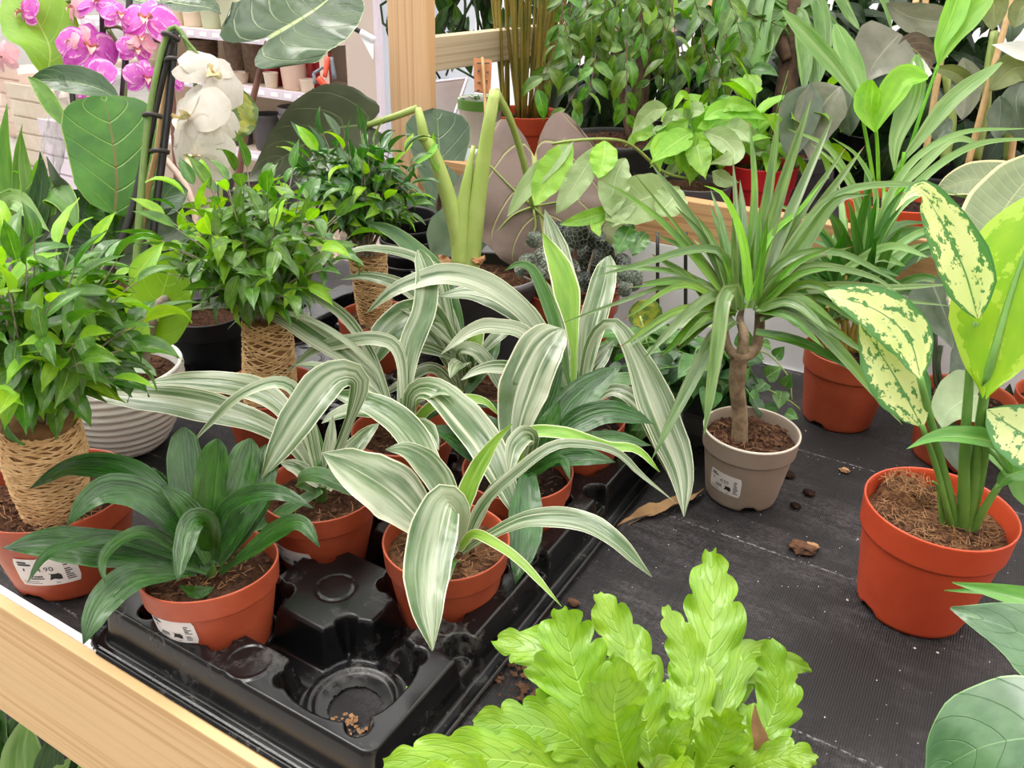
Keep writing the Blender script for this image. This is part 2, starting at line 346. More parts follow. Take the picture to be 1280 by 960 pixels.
M['twine']=mplain('jute twine',C(222,186,138),.9,C(198,156,106),120,bump=.3)
M['drac_w']=mleaf('variegated strap leaf',C(60,94,42),C(104,128,84),edge=C(216,218,188),ew=.06,stripe=C(160,172,142),sden=.5,stripe2=C(196,202,176),rough=.25,tr=.2,streak=4.2,bump=.45,var=.1,coat=.35)
M['drac_y']=mleaf('new variegated leaf',C(112,158,54),C(140,180,70),edge=C(222,226,190),ew=.12,stripe=C(150,190,90),sden=.4,rough=.36,tr=.25,streak=8)
M['drac_d']=mleaf('dark glossy strap leaf',C(28,70,14),C(48,98,26),stripe=C(70,118,46),sden=.35,rough=.25,tr=.1,streak=13,bump=1.0,coat=.35)
M['drac_m']=mleaf('mid green strap leaf',C(56,100,46),C(78,124,58),stripe=C(104,144,78),sden=.4,edge=C(160,180,128),ew=.05,rough=.32,tr=.18,streak=10,bump=.5,coat=.2)
M['ficus']=mleaf('weeping fig leaf',C(58,104,30),C(86,134,40),mid=C(130,164,76),mw=.03,vein=C(92,138,52),vf=11,vw=.05,rough=.28,tr=.24,var=.26,coat=.45)
M['ficus_y']=mleaf('young weeping fig leaf',C(152,196,50),C(126,180,46),mid=C(180,206,96),mw=.03,rough=.34,tr=.3,var=.16)
M['ficus_d']=mleaf('dark weeping fig leaf',C(48,86,38),C(66,106,46),mid=C(104,134,72),mw=.03,rough=.27,tr=.2,var=.26,coat=.5)
M['benj']=mleaf('benjamina leaf',C(60,100,26),C(98,140,46),mid=C(126,158,74),mw=.03,rough=.33,tr=.26,var=.4,coat=.2)
M['shade']=mleaf('shaded green leaf',C(26,48,20),C(38,62,28),mid=C(62,86,46),mw=.03,rough=.4,tr=.14,var=.3,spec=.3)  # leaf colour darkened to carry the shade deep in the foliage
M['fernm']=mleaf('bright lime fern frond',C(140,178,46),C(120,164,38),vein=C(122,168,38),vf=13,vs=3.2,vw=.12,mid=C(160,196,84),mw=.02,rough=.3,tr=.24,bump=.4,var=.1,coat=.4)
M['aglao']=mleaf('mottled cream leaf',C(222,230,164),C(208,222,148),blotch=C(88,140,76),bs=7,bt=.575,edge=C(78,130,70),ew=.07,mid=C(96,146,80),mw=.02,rough=.34,tr=.26,var=.05,streak=6,bump=.2)
M['aglao_b']=mleaf('backlit lime leaf underside',C(150,196,44),C(126,182,36),blotch=C(172,208,80),bs=4,bt=.56,rough=.4,tr=.34,var=.05,streak=4,bump=.25)  # lime underside; base colour carries part of the backlit glow
M['aglao_g']=mleaf('smooth green leaf',C(92,148,68),C(116,166,84),mid=C(150,184,110),mw=.03,rough=.33,tr=.22,var=.06,streak=5)
M['aloc']=mleaf('veined alocasia leaf',C(40,68,30),C(64,92,48),vein=C(138,158,116),vf=8,vs=1.6,vw=.07,mid=C(168,186,130),mw=.022,edge=C(150,170,124),ew=.02,rough=.26,tr=.14,bump=.9,coat=.35,streak=4,var=.04)
M['aloc_d']=mleaf('dark hanging alocasia leaf',C(84,90,66),C(66,74,54),vein=C(118,128,92),vf=6,vs=1.8,vw=.05,mid=C(130,140,96),mw=.012,rough=.45,tr=.08,var=.04,streak=4)
M['taupe']=mleaf('taupe leaf underside',C(132,112,104),C(108,90,82),vein=C(170,172,104),vf=4.2,vs=2.0,vw=.05,mid=C(178,182,110),mw=.02,rough=.55,tr=.1,var=.03,streak=3,bump=.5)
M['fiddle']=mleaf('fiddle leaf backlit underside',C(50,104,18),C(74,130,30),vein=C(132,166,84),vf=5.2,vs=1.6,vw=.06,mid=C(112,102,52),mw=.022,edge=C(146,166,84),ew=.02,rough=.42,tr=.28,var=.06,streak=4,bump=.5)
M['fiddle_d']=mleaf('fiddle leaf top',C(44,76,42),C(64,96,56),vein=C(112,142,94),vf=5.5,vs=1.7,vw=.06,mid=C(126,156,98),mw=.016,edge=C(120,148,90),ew=.02,rough=.28,tr=.12,var=.08,streak=4,bump=.6,coat=.25)
M['lime']=mleaf('large lime leaf',C(122,170,40),C(140,186,56),vein=C(168,200,96),vf=6,vs=1.6,vw=.05,mid=C(170,200,100),mw=.018,rough=.4,tr=.3,var=.05,streak=4)
M['lanceg']=mleaf('upright blade leaf',C(80,126,46),C(104,148,60),edge=C(150,182,84),ew=.08,rough=.36,tr=.24,streak=6)
M['greyleaf']=mleaf('warm grey green leaf',C(108,110,92),C(130,130,112),mid=C(150,150,130),mw=.018,vein=C(136,138,118),vf=8,vs=1.4,vw=.03,rough=.34,tr=.1,var=.08,streak=4,bump=.35)  # warm grey-green base with paler veins and midrib
M['greyleaf_d']=mleaf('dark grey green leaf',C(60,78,54),C(84,98,74),mid=C(108,120,92),mw=.018,rough=.36,tr=.1,var=.08,streak=4,bump=.35,coat=.15)
M['paleunder']=mleaf('pale sage leaf underside',C(156,176,134),C(142,164,120),mid=C(170,188,150),mw=.014,rough=.5,tr=.18,var=.03,streak=4)
M['elastica']=mleaf('rubber leaf with cream margin',C(122,138,100),C(140,154,114),edge=C(228,216,168),ew=.1,mid=C(166,174,128),mw=.02,vein=C(150,162,124),vf=18,vs=1.2,vw=.12,rough=.36,tr=.16,var=.05,streak=4)
M['elastica2']=mleaf('cream rubber leaf',C(224,206,164),C(232,216,178),blotch=C(120,132,104),bs=2.2,bt=.62,rough=.4,tr=.2,var=.03,streak=3)
M['whiteleaf']=mleaf('white spathe leaf',C(240,242,236),C(228,232,228),rough=.4,tr=.2,var=.02,streak=8)
M['olive']=mleaf('olive leaf',C(96,108,52),C(116,126,66),mid=C(140,148,88),mw=.02,rough=.4,tr=.2,var=.05,streak=4)
M['bigright']=mleaf('broad sage green leaf',C(62,100,62),C(92,128,86),edge=C(128,168,104),ew=.025,mid=C(120,154,104),mw=.01,vein=C(84,120,80),vf=7,vs=1.8,vw=.04,rough=.28,tr=.16,var=.04,streak=3,bump=.5,coat=.5)
M['marg']=mleaf('narrow dragon tree leaf',C(56,102,14),C(98,146,28),stripe=C(120,156,56),sden=.35,edge=C(116,96,58),ew=.07,tip=C(150,70,44),rough=.34,tr=.24,streak=5,var=.24,bump=.3,coat=.1)
M['marg_l']=mleaf('dragon tree leaf with sheen',C(70,108,40),C(104,138,66),stripe=C(138,160,108),sden=.4,edge=C(120,112,80),ew=.06,rough=.28,tr=.2,streak=5,var=.16,bump=.3,coat=.3)  # paler tones put the sheen of the arching leaves into the colour
M['palm']=mleaf('dark grass palm leaf',C(52,96,36),C(74,120,46),stripe=C(88,134,58),sden=.4,rough=.34,tr=.22,streak=7,var=.2,bump=.4)
M['palm_l']=mleaf('bright palm leaf',C(112,176,40),C(134,196,50),stripe=C(150,206,70),sden=.4,rough=.38,tr=.34,streak=8,var=.12,bump=.35)
M['palm_m']=mleaf('fresh palm leaf',C(106,150,72),C(128,166,92),stripe=C(152,184,116),sden=.45,rough=.36,tr=.24,streak=8,var=.08,bump=.4)
M['corn']=mleaf('arching corn plant leaf',C(70,112,38),C(104,146,60),stripe=C(128,164,84),sden=.4,rough=.36,tr=.24,streak=8,var=.14)
M['pach']=mleaf('bright compound leaf',C(146,194,64),C(122,176,52),mid=C(176,208,116),mw=.022,vein=C(156,196,90),vf=9,vs=1.3,vw=.06,rough=.36,tr=.28,var=.14,streak=4,bump=.35)
M['pach_p']=mleaf('pale compound leaf',C(140,166,106),C(156,178,122),mid=C(188,204,152),mw=.022,vein=C(170,190,136),vf=9,vs=1.3,vw=.05,rough=.36,tr=.22,var=.08,streak=4,bump=.4)
M['ivy']=mleaf('small ivy leaf',C(70,116,54),C(94,140,70),mid=C(140,172,106),mw=.03,vein=C(120,156,90),vf=4,vs=1.8,vw=.06,rough=.36,tr=.2,var=.22)
M['ivy_d']=mleaf('dark ivy leaf',C(44,80,44),C(62,98,54),mid=C(96,130,80),mw=.03,rough=.34,tr=.16,var=.2)
M['fitt']=mleaf('puckered silver black leaf',C(44,50,44),C(30,34,32),net=C(150,160,146),ns=5,nw_=.07,mid=C(90,98,88),mw=.03,rough=.4,tr=.05,var=.15,bump=1.)
M['fitt_l']=mleaf('puckered silver grey leaf',C(150,158,142),C(120,130,114),net=C(72,82,70),ns=5,nw_=.1,mid=C(90,98,86),mw=.03,rough=.45,tr=.08,var=.1,bump=1.)
M['sage']=mleaf('round grey green leaf',C(124,148,124),C(140,160,136),rough=.36,tr=.15,var=.04,streak=3)
M['yelleaf']=mleaf('yellowing leaf',C(160,156,48),C(110,128,48),blotch=C(84,108,48),bs=3,bt=.55,rough=.45,tr=.25,streak=3)
M['petp']=mleaf('magenta petal',C(204,84,194),C(220,126,206),blotch=C(236,190,222),bs=1.5,bt=.6,edge=C(198,70,190),ew=.08,rough=.5,tr=.3,var=.12,streak=7)
M['petpl']=mleaf('pale pink petal',C(228,176,190),C(234,196,200),rough=.5,tr=.3,var=.06,streak=7)
M['lipp']=mplain('coral orchid lip',C(234,150,150),.5,C(240,186,170),60)
M['petw']=mleaf('white petal',C(212,207,200),C(202,197,186),rough=.5,tr=.3,var=.01,streak=7,bump=.15)
M['lipw']=mplain('yellow white orchid lip',C(238,230,196),.5,C(226,196,120),90)
def clear():
    g=NT('clear cellophane'); t=g.n('BsdfTransparent'); gl=g.n('BsdfGlossy',ins={'Roughness':.12}); lw=g.n('LayerWeight',ins={'Blend':.35}); gl.inputs[0].default_value=(1,1,1,1)
    f=g.math('ADD',g.math('MULTIPLY',lw.outputs[0],.5),.07); mx=g.n('MixShader'); g.t.links.new(f,mx.inputs[0]); g.t.links.new(t.outputs[0],mx.inputs[1]); g.t.links.new(gl.outputs[0],mx.inputs[2]); g.t.links.new(mx.outputs[0],g.out.inputs[0]); return g.m
M['clear']=clear()
# ---------------------------------------------------------------- setting and bench
FLOOR=-.8
fl=struct(box('floor',-9,5,-3,7,FLOOR-.05,FLOOR,mplain('pale shop floor',C(176,172,168),.45,C(164,160,156),3)))
struct(box('wall_back',-9,5,7.,7.15,FLOOR,3.2,mplain('white shop wall',C(232,234,236),.6)))
struct(box('wall_left',-9.1,-9,-3,7,FLOOR,3.2,mplain('pale shop side wall',C(214,210,206),.6)))
struct(box('added_wall_front',-9,5,-3.1,-3.,FLOOR,3.2,mplain('warm grey added wall',C(150,146,140),.7)))  # unseen wall behind the camera, added to block low sky light
struct(box('added_wall_right',5,5.1,-3,7,FLOOR,3.2,M['beige']))  # unseen side wall, added to hold back sky light near the horizon
for k in range(11): struct(box('added_roof_band',-9,5,-3+k*.95,-3+k*.95+.46,3.0,3.06,M['white']),'unseen roof band added to break up the sky light')  # unseen bands added overhead for directional light and patchy leaf reflections
bench=thing('plant_bench','long pine display bench with black cloth top holding most of the potted plants','bench',(-.35,.85,FLOOR))
def slab_cloth():
    nx,ny=70,40; xs=np.linspace(-2.6,.9,nx); ys=np.linspace(.333,1.362,ny); V=[]
    for y in ys:
        for x in xs: V.append((x,y,-.0005+.0009*math.sin(x*9+y*3)*math.sin(y*13)-.0009))
    return V,grid_faces(ny,nx)
box('bench_top',-2.6,.9,.331,1.365,-.03,-.003,M['white'],bench)
V,Fc=slab_cloth(); cl=mk('ground_cloth',V,Fc,bench,M['cloth'],label='black woven ground cloth with dusty streaks')
box('front_board',-2.6,.9,.314,.3255,-.2,.002,M['woodX'],bench,.0012,label='pale knotty pine front board')
box('white_edging',-2.6,.9,.3255,.333,-.03,.004,M['white'],bench,.001,label='thin white edging strip')
box('riser',-1.01,.9,1.366,1.374,-.03,.172,M['white'],bench,label='white upright panel')
box('back_board',-1.01,.9,1.368,1.398,.173,.255,M['woodB'],bench,.002,label='brownish pine back board')
box('upper_shelf',-1.02,1.2,1.40,3.4,.115,.135,M['grey'],bench)
box('lower_shelf',-2.6,.9,.36,1.36,-.52,-.5,M['grey'],bench)
for x in (-2.5,-1.6,.8):
    for y in (.35,1.30): box('leg',x,x+.06,y,y+.06,FLOOR,-.03,M['woodZ'],bench)
post=thing('rack_frame','pale pine post with knots and a horizontal rail behind the ficus trees','rack',(-1.07,1.45,FLOOR))
box('post',-1.113,-1.035,1.42,1.475,FLOOR,1.2,M['woodZ'],post,.003)
P0=onY(526,45,1.478); P1_=onY(526,88,1.478)
box('rail',-1.075,-1.04,1.478,3.3,P1_[2],P0[2],M['woodY'],post,.002,label='greyish pine rail')
box('post',-1.113,-1.035,3.3,3.355,FLOOR,1.2,M['woodZ'],post,.003)
# ---------------------------------------------------------------- black nursery tray: pressed sheet as a height field
TX0,TX1,TY0,TY1=-.652,-.307,.338,.965
CXS=(-.551,-.388); CYS=(.41,.555,.705,.855)
def sst(x,a,b):
    t=np.clip((x-a)/(b-a),0,1); return t*t*(3-2*t)
def traymesh():
    ex=.022; nx,ny=236,390; xs=np.linspace(TX0-ex,TX1+ex,nx); ys=np.linspace(TY0-ex,TY1+ex,ny); X,Y=np.meshgrid(xs,ys)
    cx,cy=(TX0+TX1)/2,(TY0+TY1)/2; rc=.018
    qx=np.abs(X-cx)-((TX1-TX0)/2-rc); qy=np.abs(Y-cy)-((TY1-TY0)/2-rc)
    outer=np.hypot(np.maximum(qx,0),np.maximum(qy,0))+np.minimum(np.maximum(qx,qy),0)-rc   # <0 inside
    cell=np.full(X.shape,9.)
    def bx(a,b,c,d): 
        px=np.abs(X-(a+b)/2)-(b-a)/2; py=np.abs(Y-(c+d)/2)-(d-c)/2
        return np.hypot(np.maximum(px,0),np.maximum(py,0))+np.minimum(np.maximum(px,py),0)
    ring=np.full(X.shape,9.); low=np.full(X.shape,9.)
    for j,y in enumerate(CYS):
        for i,x in enumerate(CXS):
            dx,dy=X-x,Y-y; r=np.hypot(dx,dy); an=np.arctan2(dy,dx)
            cell=np.minimum(cell,r-(.0575-.002*np.cos(4*an)))
            for sx,sy in ((1,-1),(-1,-1),(1,1),(-1,1)):
                t=np.clip((dx*sx+dy*sy)*.7071,0,.0655 if (i==1)==(sx==1) and ((j==0 and sy==-1) or (j==3 and sy==1)) else .057); cell=np.minimum(cell,np.hypot(dx-sx*t*.7071,dy-sy*t*.7071)-.0105)
            ring=np.minimum(ring,np.abs(r-.041)); low=np.minimum(low,r-.036)
        cell=np.minimum(cell,bx(CXS[0],CXS[1],y-.021,y+.021))
    for x in CXS: cell=np.minimum(cell,bx(x-.02,x+.02,CYS[0],CYS[-1]))
    H=.047*np.ones(X.shape)
    H-=.0435*(1-sst(cell,-.009,.0015))
    H+=.0014*(1-sst(ring,.002,.004))*(cell<-.009)-.0016*(1-sst(low,-.002,.002))*(cell<-.009)
    for j in range(len(CYS)-1):        # half-round dimples in the long rims and ring marks on the platforms
        ym=(CYS[j]+CYS[j+1])/2
        for xe in (TX1-.012,TX0+.012):
            d=np.hypot(X-xe,(Y-ym)); H-=.026*(1-sst(d,.0125,.017))
        d=np.hypot(X-(CXS[0]+CXS[1])/2,Y-ym); H-=.001*(1-sst(np.abs(d-.019),.0008,.002))
    for ye in (TY0+.028,TY1-.028):
        d=np.hypot(X-(CXS[0]+CXS[1])/2,Y-ye); H+=.0012*(1-sst(np.abs(d-.021),.0008,.002))
    H=H*(1-sst(outer,-.0075,.001))+.0035*sst(outer,-.0075,.001)
    H+=.004*(1-sst(np.abs(outer-.0125),.001,.0028))
    V=np.stack([X.ravel(),Y.ravel(),H.ravel()],1); keep=(outer<.0155)
    for y in CYS:
        for x in CXS: keep&=~(np.hypot(X-x-.004,Y-y+.004)<.0235)
    k=keep.ravel(); idx=-np.ones(k.size,int); idx[k]=np.arange(k.sum())
    a=np.arange(nx*ny).reshape(ny,nx); q=np.stack([a[:-1,:-1],a[:-1,1:],a[1:,1:],a[1:,:-1]],-1).reshape(-1,4); q=q[k[q].all(1)]
    return V[k],idx[q]
def tray(label,off):
    V,Fc=traymesh(); o=mk('nursery_tray',V,Fc,None,M['tray']); o.location=off; tagt(o,label,'tray','black nursery trays'); return o
t1=tray('black plastic nursery tray with one empty cell at its near corner',(0,0,.0005))
t2=bpy.data.objects.new('nursery_tray',t1.data); COL.objects.link(t2); t2.location=(-.385,.385,.0005); tagt(t2,'black plastic nursery tray under the twine-wrapped ficus trees further back','tray','black nursery trays')
# ---------------------------------------------------------------- pots
def potmesh(D,h,kind='band',seg=48,notch=3,na=.5):
    R=D/2; rb=R*.74; t=.0022; nh=.006
    if kind=='band': p=[(rb*.5,.004),(rb-.006,.004),(rb-.002,0),(rb,0),(rb+.001,.004),(rb+.002,.0085),(R*.925,h*.72),(R*.93,h*.735),(R*.968,h*.745),(R*.972,h*.76),(R*.995,h*.985),(R,h),(R-.001,h+.0012),(R-t,h),(R-t-.001,h*.96),(R*.9,h*.7),(R*.86,h*.55)]
    elif kind=='lip': p=[(rb*.5,.004),(rb-.006,.004),(rb-.002,0),(rb,0),(rb+.001,.004),(rb+.002,.0085),(R*.955,h*.9),(R*.97,h*.91),(R,h*.925),(R,h*.97),(R-.001,h),(R-t,h),(R-t-.001,h*.96),(R*.9,h*.7),(R*.86,h*.55)]
    elif kind=='straight': p=[(rb*.5,.003),(R*.8,0),(R*.82,.004),(R*.97,h*.93),(R,h*.935),(R,h),(R-.004,h),(R-.005,h*.95),(R*.86,h*.5)]
    elif kind=='bowl':
        p=[(R*.4,.002),(R*.5,0),(R*.56,.006)]
        for i in range(60):
            k=i/59; r=R*(.56+.44*math.sin(k*1.5708)**.8); p.append((r+.0016*math.sin(k*60),.006+k*(h-.012)))
        p+=[(R+.001,h-.003),(R,h),(R-.004,h),(R-.006,h-.008),(R*.88,h*.6),(R*.8,h*.5)]
    zf=None
    if notch:
        def zf(a,i):
            if i in (2,3,4,5):
                for k in range(notch):
                    d=abs((a-na-k*6.283/notch+math.pi)%(2*math.pi)-math.pi)
                    if d<.2: return nh if i<4 else .0045
            return 0
    return lathemesh(p,seg,zf=zf,close=True)
def soilmesh(R,seed,amp=.004,rings=12,seg=40,dome=0.):
    V=[(0,0,dome+amp*mnoise.noise(Vector((seed,0,0))))]
    for i in range(1,rings+1):
        r=R*i/rings
        for k in range(seg):
            a=2*math.pi*k/seg; x,y=r*math.cos(a),r*math.sin(a)
            z=amp*(mnoise.noise(Vector((x*60+seed,y*60,seed)))*1.1+mnoise.noise(Vector((x*160,y*160+seed,0)))*.8)+dome*(1-(i/rings)**2)-(.004 if i==rings else 0)
            V.append((x,y,z))
    Fc=[(0,1+k,1+(k+1)%seg) for k in range(seg)]+[(1+(i-1)*seg+k,1+i*seg+k,1+i*seg+(k+1)%seg,1+(i-1)*seg+(k+1)%seg) for i in range(1,rings) for k in range(seg)]
    return np.array(V),Fc,None
def fibres(parent,c,R,n,seed,mat,L=.012,z=.002,fl=.35):
    rr=np.random.default_rng(seed); parts=[]
    for i in range(n):
        r=R*math.sqrt(rr.uniform(0,1))*.95; a=rr.uniform(0,6.283); p=np.array(c)+np.array([r*math.cos(a),r*math.sin(a),z+rr.uniform(0,.003)])
        d=unit(np.array([rr.normal(),rr.normal(),rr.normal()*fl])); l=L*rr.uniform(.4,1.3); b=unit(rr.normal(size=3))
        parts.append(tubemesh([p-d*l/2,p+b*l*.12,p+d*l/2],[.0003,.00045,.0002],4,4,False))
    o=mk('soil_fibres',*join(parts)[:2],parent,mat); o['kind']='stuff'; return o
def crumbs(parent,c,R,n,seed,mat,s=.004,z=0.,name='soil_crumbs'):
    rr=np.random.default_rng(seed); V=[];Fc=[]; ico=[(1,0,0),(-1,0,0),(0,1,0),(0,-1,0),(0,0,1),(0,0,-1)]; fi=[(0,2,4),(2,1,4),(1,3,4),(3,0,4),(2,0,5),(1,2,5),(3,1,5),(0,3,5)]
    for i in range(n):
        r=R*math.sqrt(rr.uniform(0,1)); a=rr.uniform(0,6.283); p=np.array(c)+np.array([r*math.cos(a),r*math.sin(a),z]); q=s*rr.uniform(.3,1.)*np.array([1,1,.7]); o=len(V)
        for k in ico: V.append(p+np.array(k)*q*rr.uniform(.6,1.3,3))
        Fc+=[tuple(x+o for x in f) for f in fi]
    o=mk(name,V,Fc,parent,mat,smooth=False); o['kind']='stuff'; return o
def textmesh(s,size):
    cu=bpy.data.curves.new('t','FONT'); cu.body=s; cu.size=size; cu.resolution_u=2; o=bpy.data.objects.new('t',cu); COL.objects.link(o)
    me=bpy.data.meshes.new_from_object(o.evaluated_get(bpy.context.evaluated_depsgraph_get())); V=np.array([v.co[:] for v in me.vertices]); F=[tuple(p.vertices) for p in me.polygons]
    bpy.data.objects.remove(o); bpy.data.curves.remove(cu); bpy.data.meshes.remove(me); return V,F
def sticker(th,c,D,h,ang,w,hh,zc,price='',tilt=0.,seed=1,lean=0.,leanh=0.):
    """paper price label wrapped on the pot wall, with printed lines"""
    R=D/2; rb=R*.74; c=np.array(c,float)
    def wrap(x,y,off):
        x2=x*math.cos(tilt)-y*math.sin(tilt); y2=x*math.sin(tilt)+y*math.cos(tilt); z=zc+y2; r=rb+.002+(R*.925-rb-.002)*np.clip((z-.0085)/(h*.72-.0085),0,1)+off; a=ang+x2/r
        q=np.array([r*math.cos(a),r*math.sin(a),z])
        if lean: q=np.array(Matrix.Rotation(-lean,3,Vector(np.cross([0,0,1.],unit([-c[0],-c[1],0])))))@(q-[0,0,leanh])+np.array([0,0,leanh])
        return c+q
    n=14; xs=np.linspace(-w/2,w/2,n); ys=np.linspace(-hh/2,hh/2,6)
    V=[];F=grid_faces(6,n)
    for y in ys:
        for x in xs:
            q=.0025; 
            x_=x; 
            if abs(abs(y)-hh/2)<1e-6 and abs(abs(x)-w/2)<1e-6: x_=x*.93
            V.append(wrap(x_,y,.0007))
    st=mk('price_label',V,F,th,M['sticker'],label='white price sticker with black print')
    rr=np.random.default_rng(seed); V=[];F=[]
    def rect(x0,x1,y0,y1):
        k=max(2,int((x1-x0)/.003)+1); o=len(V)
        for i in range(k):
            x=x0+(x1-x0)*i/(k-1); V.append(wrap(x,y0,.0011)); V.append(wrap(x,y1,.0011))
        for i in range(k-1): F.append((o+2*i,o+2*i+2,o+2*i+3,o+2*i+1))
    X=lambda f:-w/2+w*f
    Y=lambda f:hh/2-hh*f
    rect(X(.08),X(.24),Y(.15),Y(.10)); rect(X(.08),X(.30),Y(.24),Y(.18))
    rect(X(.14),X(.17),Y(.44),Y(.34))
    for k in range(4): 
        x0=.24+.05*k; rect(X(x0),X(x0+.035+rr.uniform(0,.02)),Y(.67+.0*k),Y(.62))
    rect(X(.22),X(.44),Y(.75),Y(.71)); rect(X(.07),X(.34),Y(.84),Y(.825)); rect(X(.07),X(.38),Y(.91),Y(.895)); rect(X(.6),X(.67),Y(.92),Y(.9))
    # black flag emblem
    o=len(V); fx=[(.52,.55),(.56,.60),(.52,.80),(.60,.76),(.66,.80),(.72,.80),(.72,.64),(.68,.57),(.62,.59)]
    V+= [wrap(X(a),Y(b),.0011) for a,b in fx]; F.append(tuple(range(o,o+len(fx))))
    for k in range(9):
        if rr.uniform()<.85: rect(X(.79),X(.83+rr.uniform(.02,.10)),Y(.22+.075*k+.035),Y(.22+.075*k))
    if price:
        tv,tf=textmesh(price,hh*.24); o=len(V); V+=[wrap(X(.36)+p[0],Y(.47)+p[1],.0011) for p in tv]; F+=[tuple(i+o for i in f) for f in tf]
    mk('print',V,F,st,M['ink'],smooth=False)
def potted(name,label,cat,X,Y,D,h,mat='terra',z0=0.,kind='band',soil='soil',group=None,fill=.86,fib=60,cr=40,seed=None,notch=3,na=.5,dome=.0,tilt=0.):
    """pot + soil; returns thing, soil-centre point, depth of it"""
    seed=seed if seed is not None else R_.randrange(999)
    th=thing(name,label,cat,(X,Y,z0),group); V,Fc,_=potmesh(D,h,kind,notch=notch,na=na); tv=unit([-X,-Y,0]); tx=np.cross([0,0,1.],tv)
    def tl(V,pz=h):
        if not tilt: return V
        q=np.array(Matrix.Rotation(-tilt,3,Vector(tx))); return (np.asarray(V)-[0,0,pz])@q.T+[0,0,pz]
    mk('pot',tl(V),Fc,th,M[mat],world=False)
    R=D/2*(.93 if kind!='bowl' else .9); sm=soilmesh(R,seed,dome=dome); so=mk('soil',tl(sm[0]+np.array([0,0,h*fill])),sm[1],th,M[soil],world=False)
    c=np.array([X,Y,z0+h*fill])
    if fib: fibres(th,c,R*.9,fib,seed,M['fibre'])
    if cr: crumbs(th,c,R*.92,cr,seed+1,M['fibred'],.0045,.002)
    th['h']=h; return th,c,dep(c)
# ---------------------------------------------------------------- dracaenas in the tray
G_T='dracaenas in the nursery tray'
def radial(th,c,n,L,w,mat,seed,el=(.5,1.1),droop=.9,pr='drac',az=None,h0=.0,**k):
    """fill-in leaves that spring from the crown in all directions and arch over"""
    rr=np.random.default_rng(seed)
    for i in range(n):
        a=(rr.uniform(0,6.283) if az is None else rr.uniform(*az)); e=rr.uniform(*el); l=L*rr.uniform(.75,1.2); P=[np.array(c)+np.array([0,0,h0])]; d=e; p=P[0].copy()
        for s in range(7):
            p=p+np.array([math.cos(a)*math.cos(d),math.sin(a)*math.cos(d),math.sin(d)])*l/7; P.append(p); d-=droop*rr.uniform(.6,1.3)/7*(.5+s*.25)
        leaf(th,P,w*rr.uniform(.8,1.15),pr,mat,face=.3,seed=int(rr.integers(1e6)),wave=.04,**k)
def dstem(th,c,h,r,mat='drac_m'): tube(th,[c-np.array([0,0,.006]),c+np.array([.002,0,h*.5]),c+np.array([0,.002,h])],[r*.8,r*.7,r*.35],M[mat],'stem')
# front left: dark glossy
th,c,d=potted('potted_dracaena','dark glossy dracaena in the terracotta tray pot nearest the pine front board','potted plant',CXS[0]-.008,CYS[0]-.002,.13,.086,z0=.0045,group=G_T,fill=.84,na=.9,tilt=.13)
sticker(th,(CXS[0]-.008,CYS[0]-.002,.0045),.13,.086,-1.42,.05,.026,.05,'',0,5,.13,.086)
dstem(th,c,.018,.007,'aglao_g'); MD=M['drac_d']; kw=dict(fold=.28,wave=.035,nw=9,arch=.05)
LP1=[(-.0,[(258,712),(228,655),(185,606),(140,585),(85,585),(37,611)],40,'drac',.03),(-.03,[(252,708),(222,660),(182,622),(140,612),(110,626),(83,657)],44,'drac',-.05),
(-.0,[(245,712),(195,698),(130,688),(60,680),(2,685)],52,'drac',-.03),(0,[(245,700),(188,667),(152,674),(129,698),(131,730)],19,'strap',-.08),(0,[(240,700),(150,673),(92,679),(56,696),(34,729)],20,'strap',-.09),
(0,[(245,715),(203,718),(162,724),(127,757),(104,805)],44,'drac',-.09),(0,[(262,705),(244,645),(232,590),(230,534)],46,'dracb',.03),(0,[(264,705),(261,650),(264,600),(272,548)],42,'dracb',.0),
(0,[(270,705),(284,650),(299,600),(313,548)],46,'dracb',.03),(0,[(255,700),(218,640),(186,600),(176,590)],40,'dracb',.05),(-.0,[(264,690),(258,655),(240,654),(229,690),(222,727)],34,'strap',-.085),
(0,[(268,700),(276,645),(310,620),(350,617),(393,636)],26,'drac',-.04),(0,[(275,716),(309,692),(345,665),(376,655),(400,684)],30,'drac',-.06),(0,[(270,705),(299,662),(322,632),(346,602)],24,'strap',.02),
(0,[(268,735),(244,741),(222,732)],18,'lance',-.03),(0,[(266,700),(246,655),(226,628),(200,606)],36,'strap',-.02),(0,[(268,700),(292,660),(305,640)],20,'strap',-.0),(0,[(272,705),(310,655),(330,590),(334,556)],36,'dracb',.05),(0,[(262,712),(230,700),(190,690),(160,688)],26,'strap',.0)]
for e,pts,w,pr,dd in LP1: leafpx(th,d-.03,pts,w,pr,MD,dd=dd,**kw)
fibres(th,c,.03,40,3,M['husk'],.01,.002)
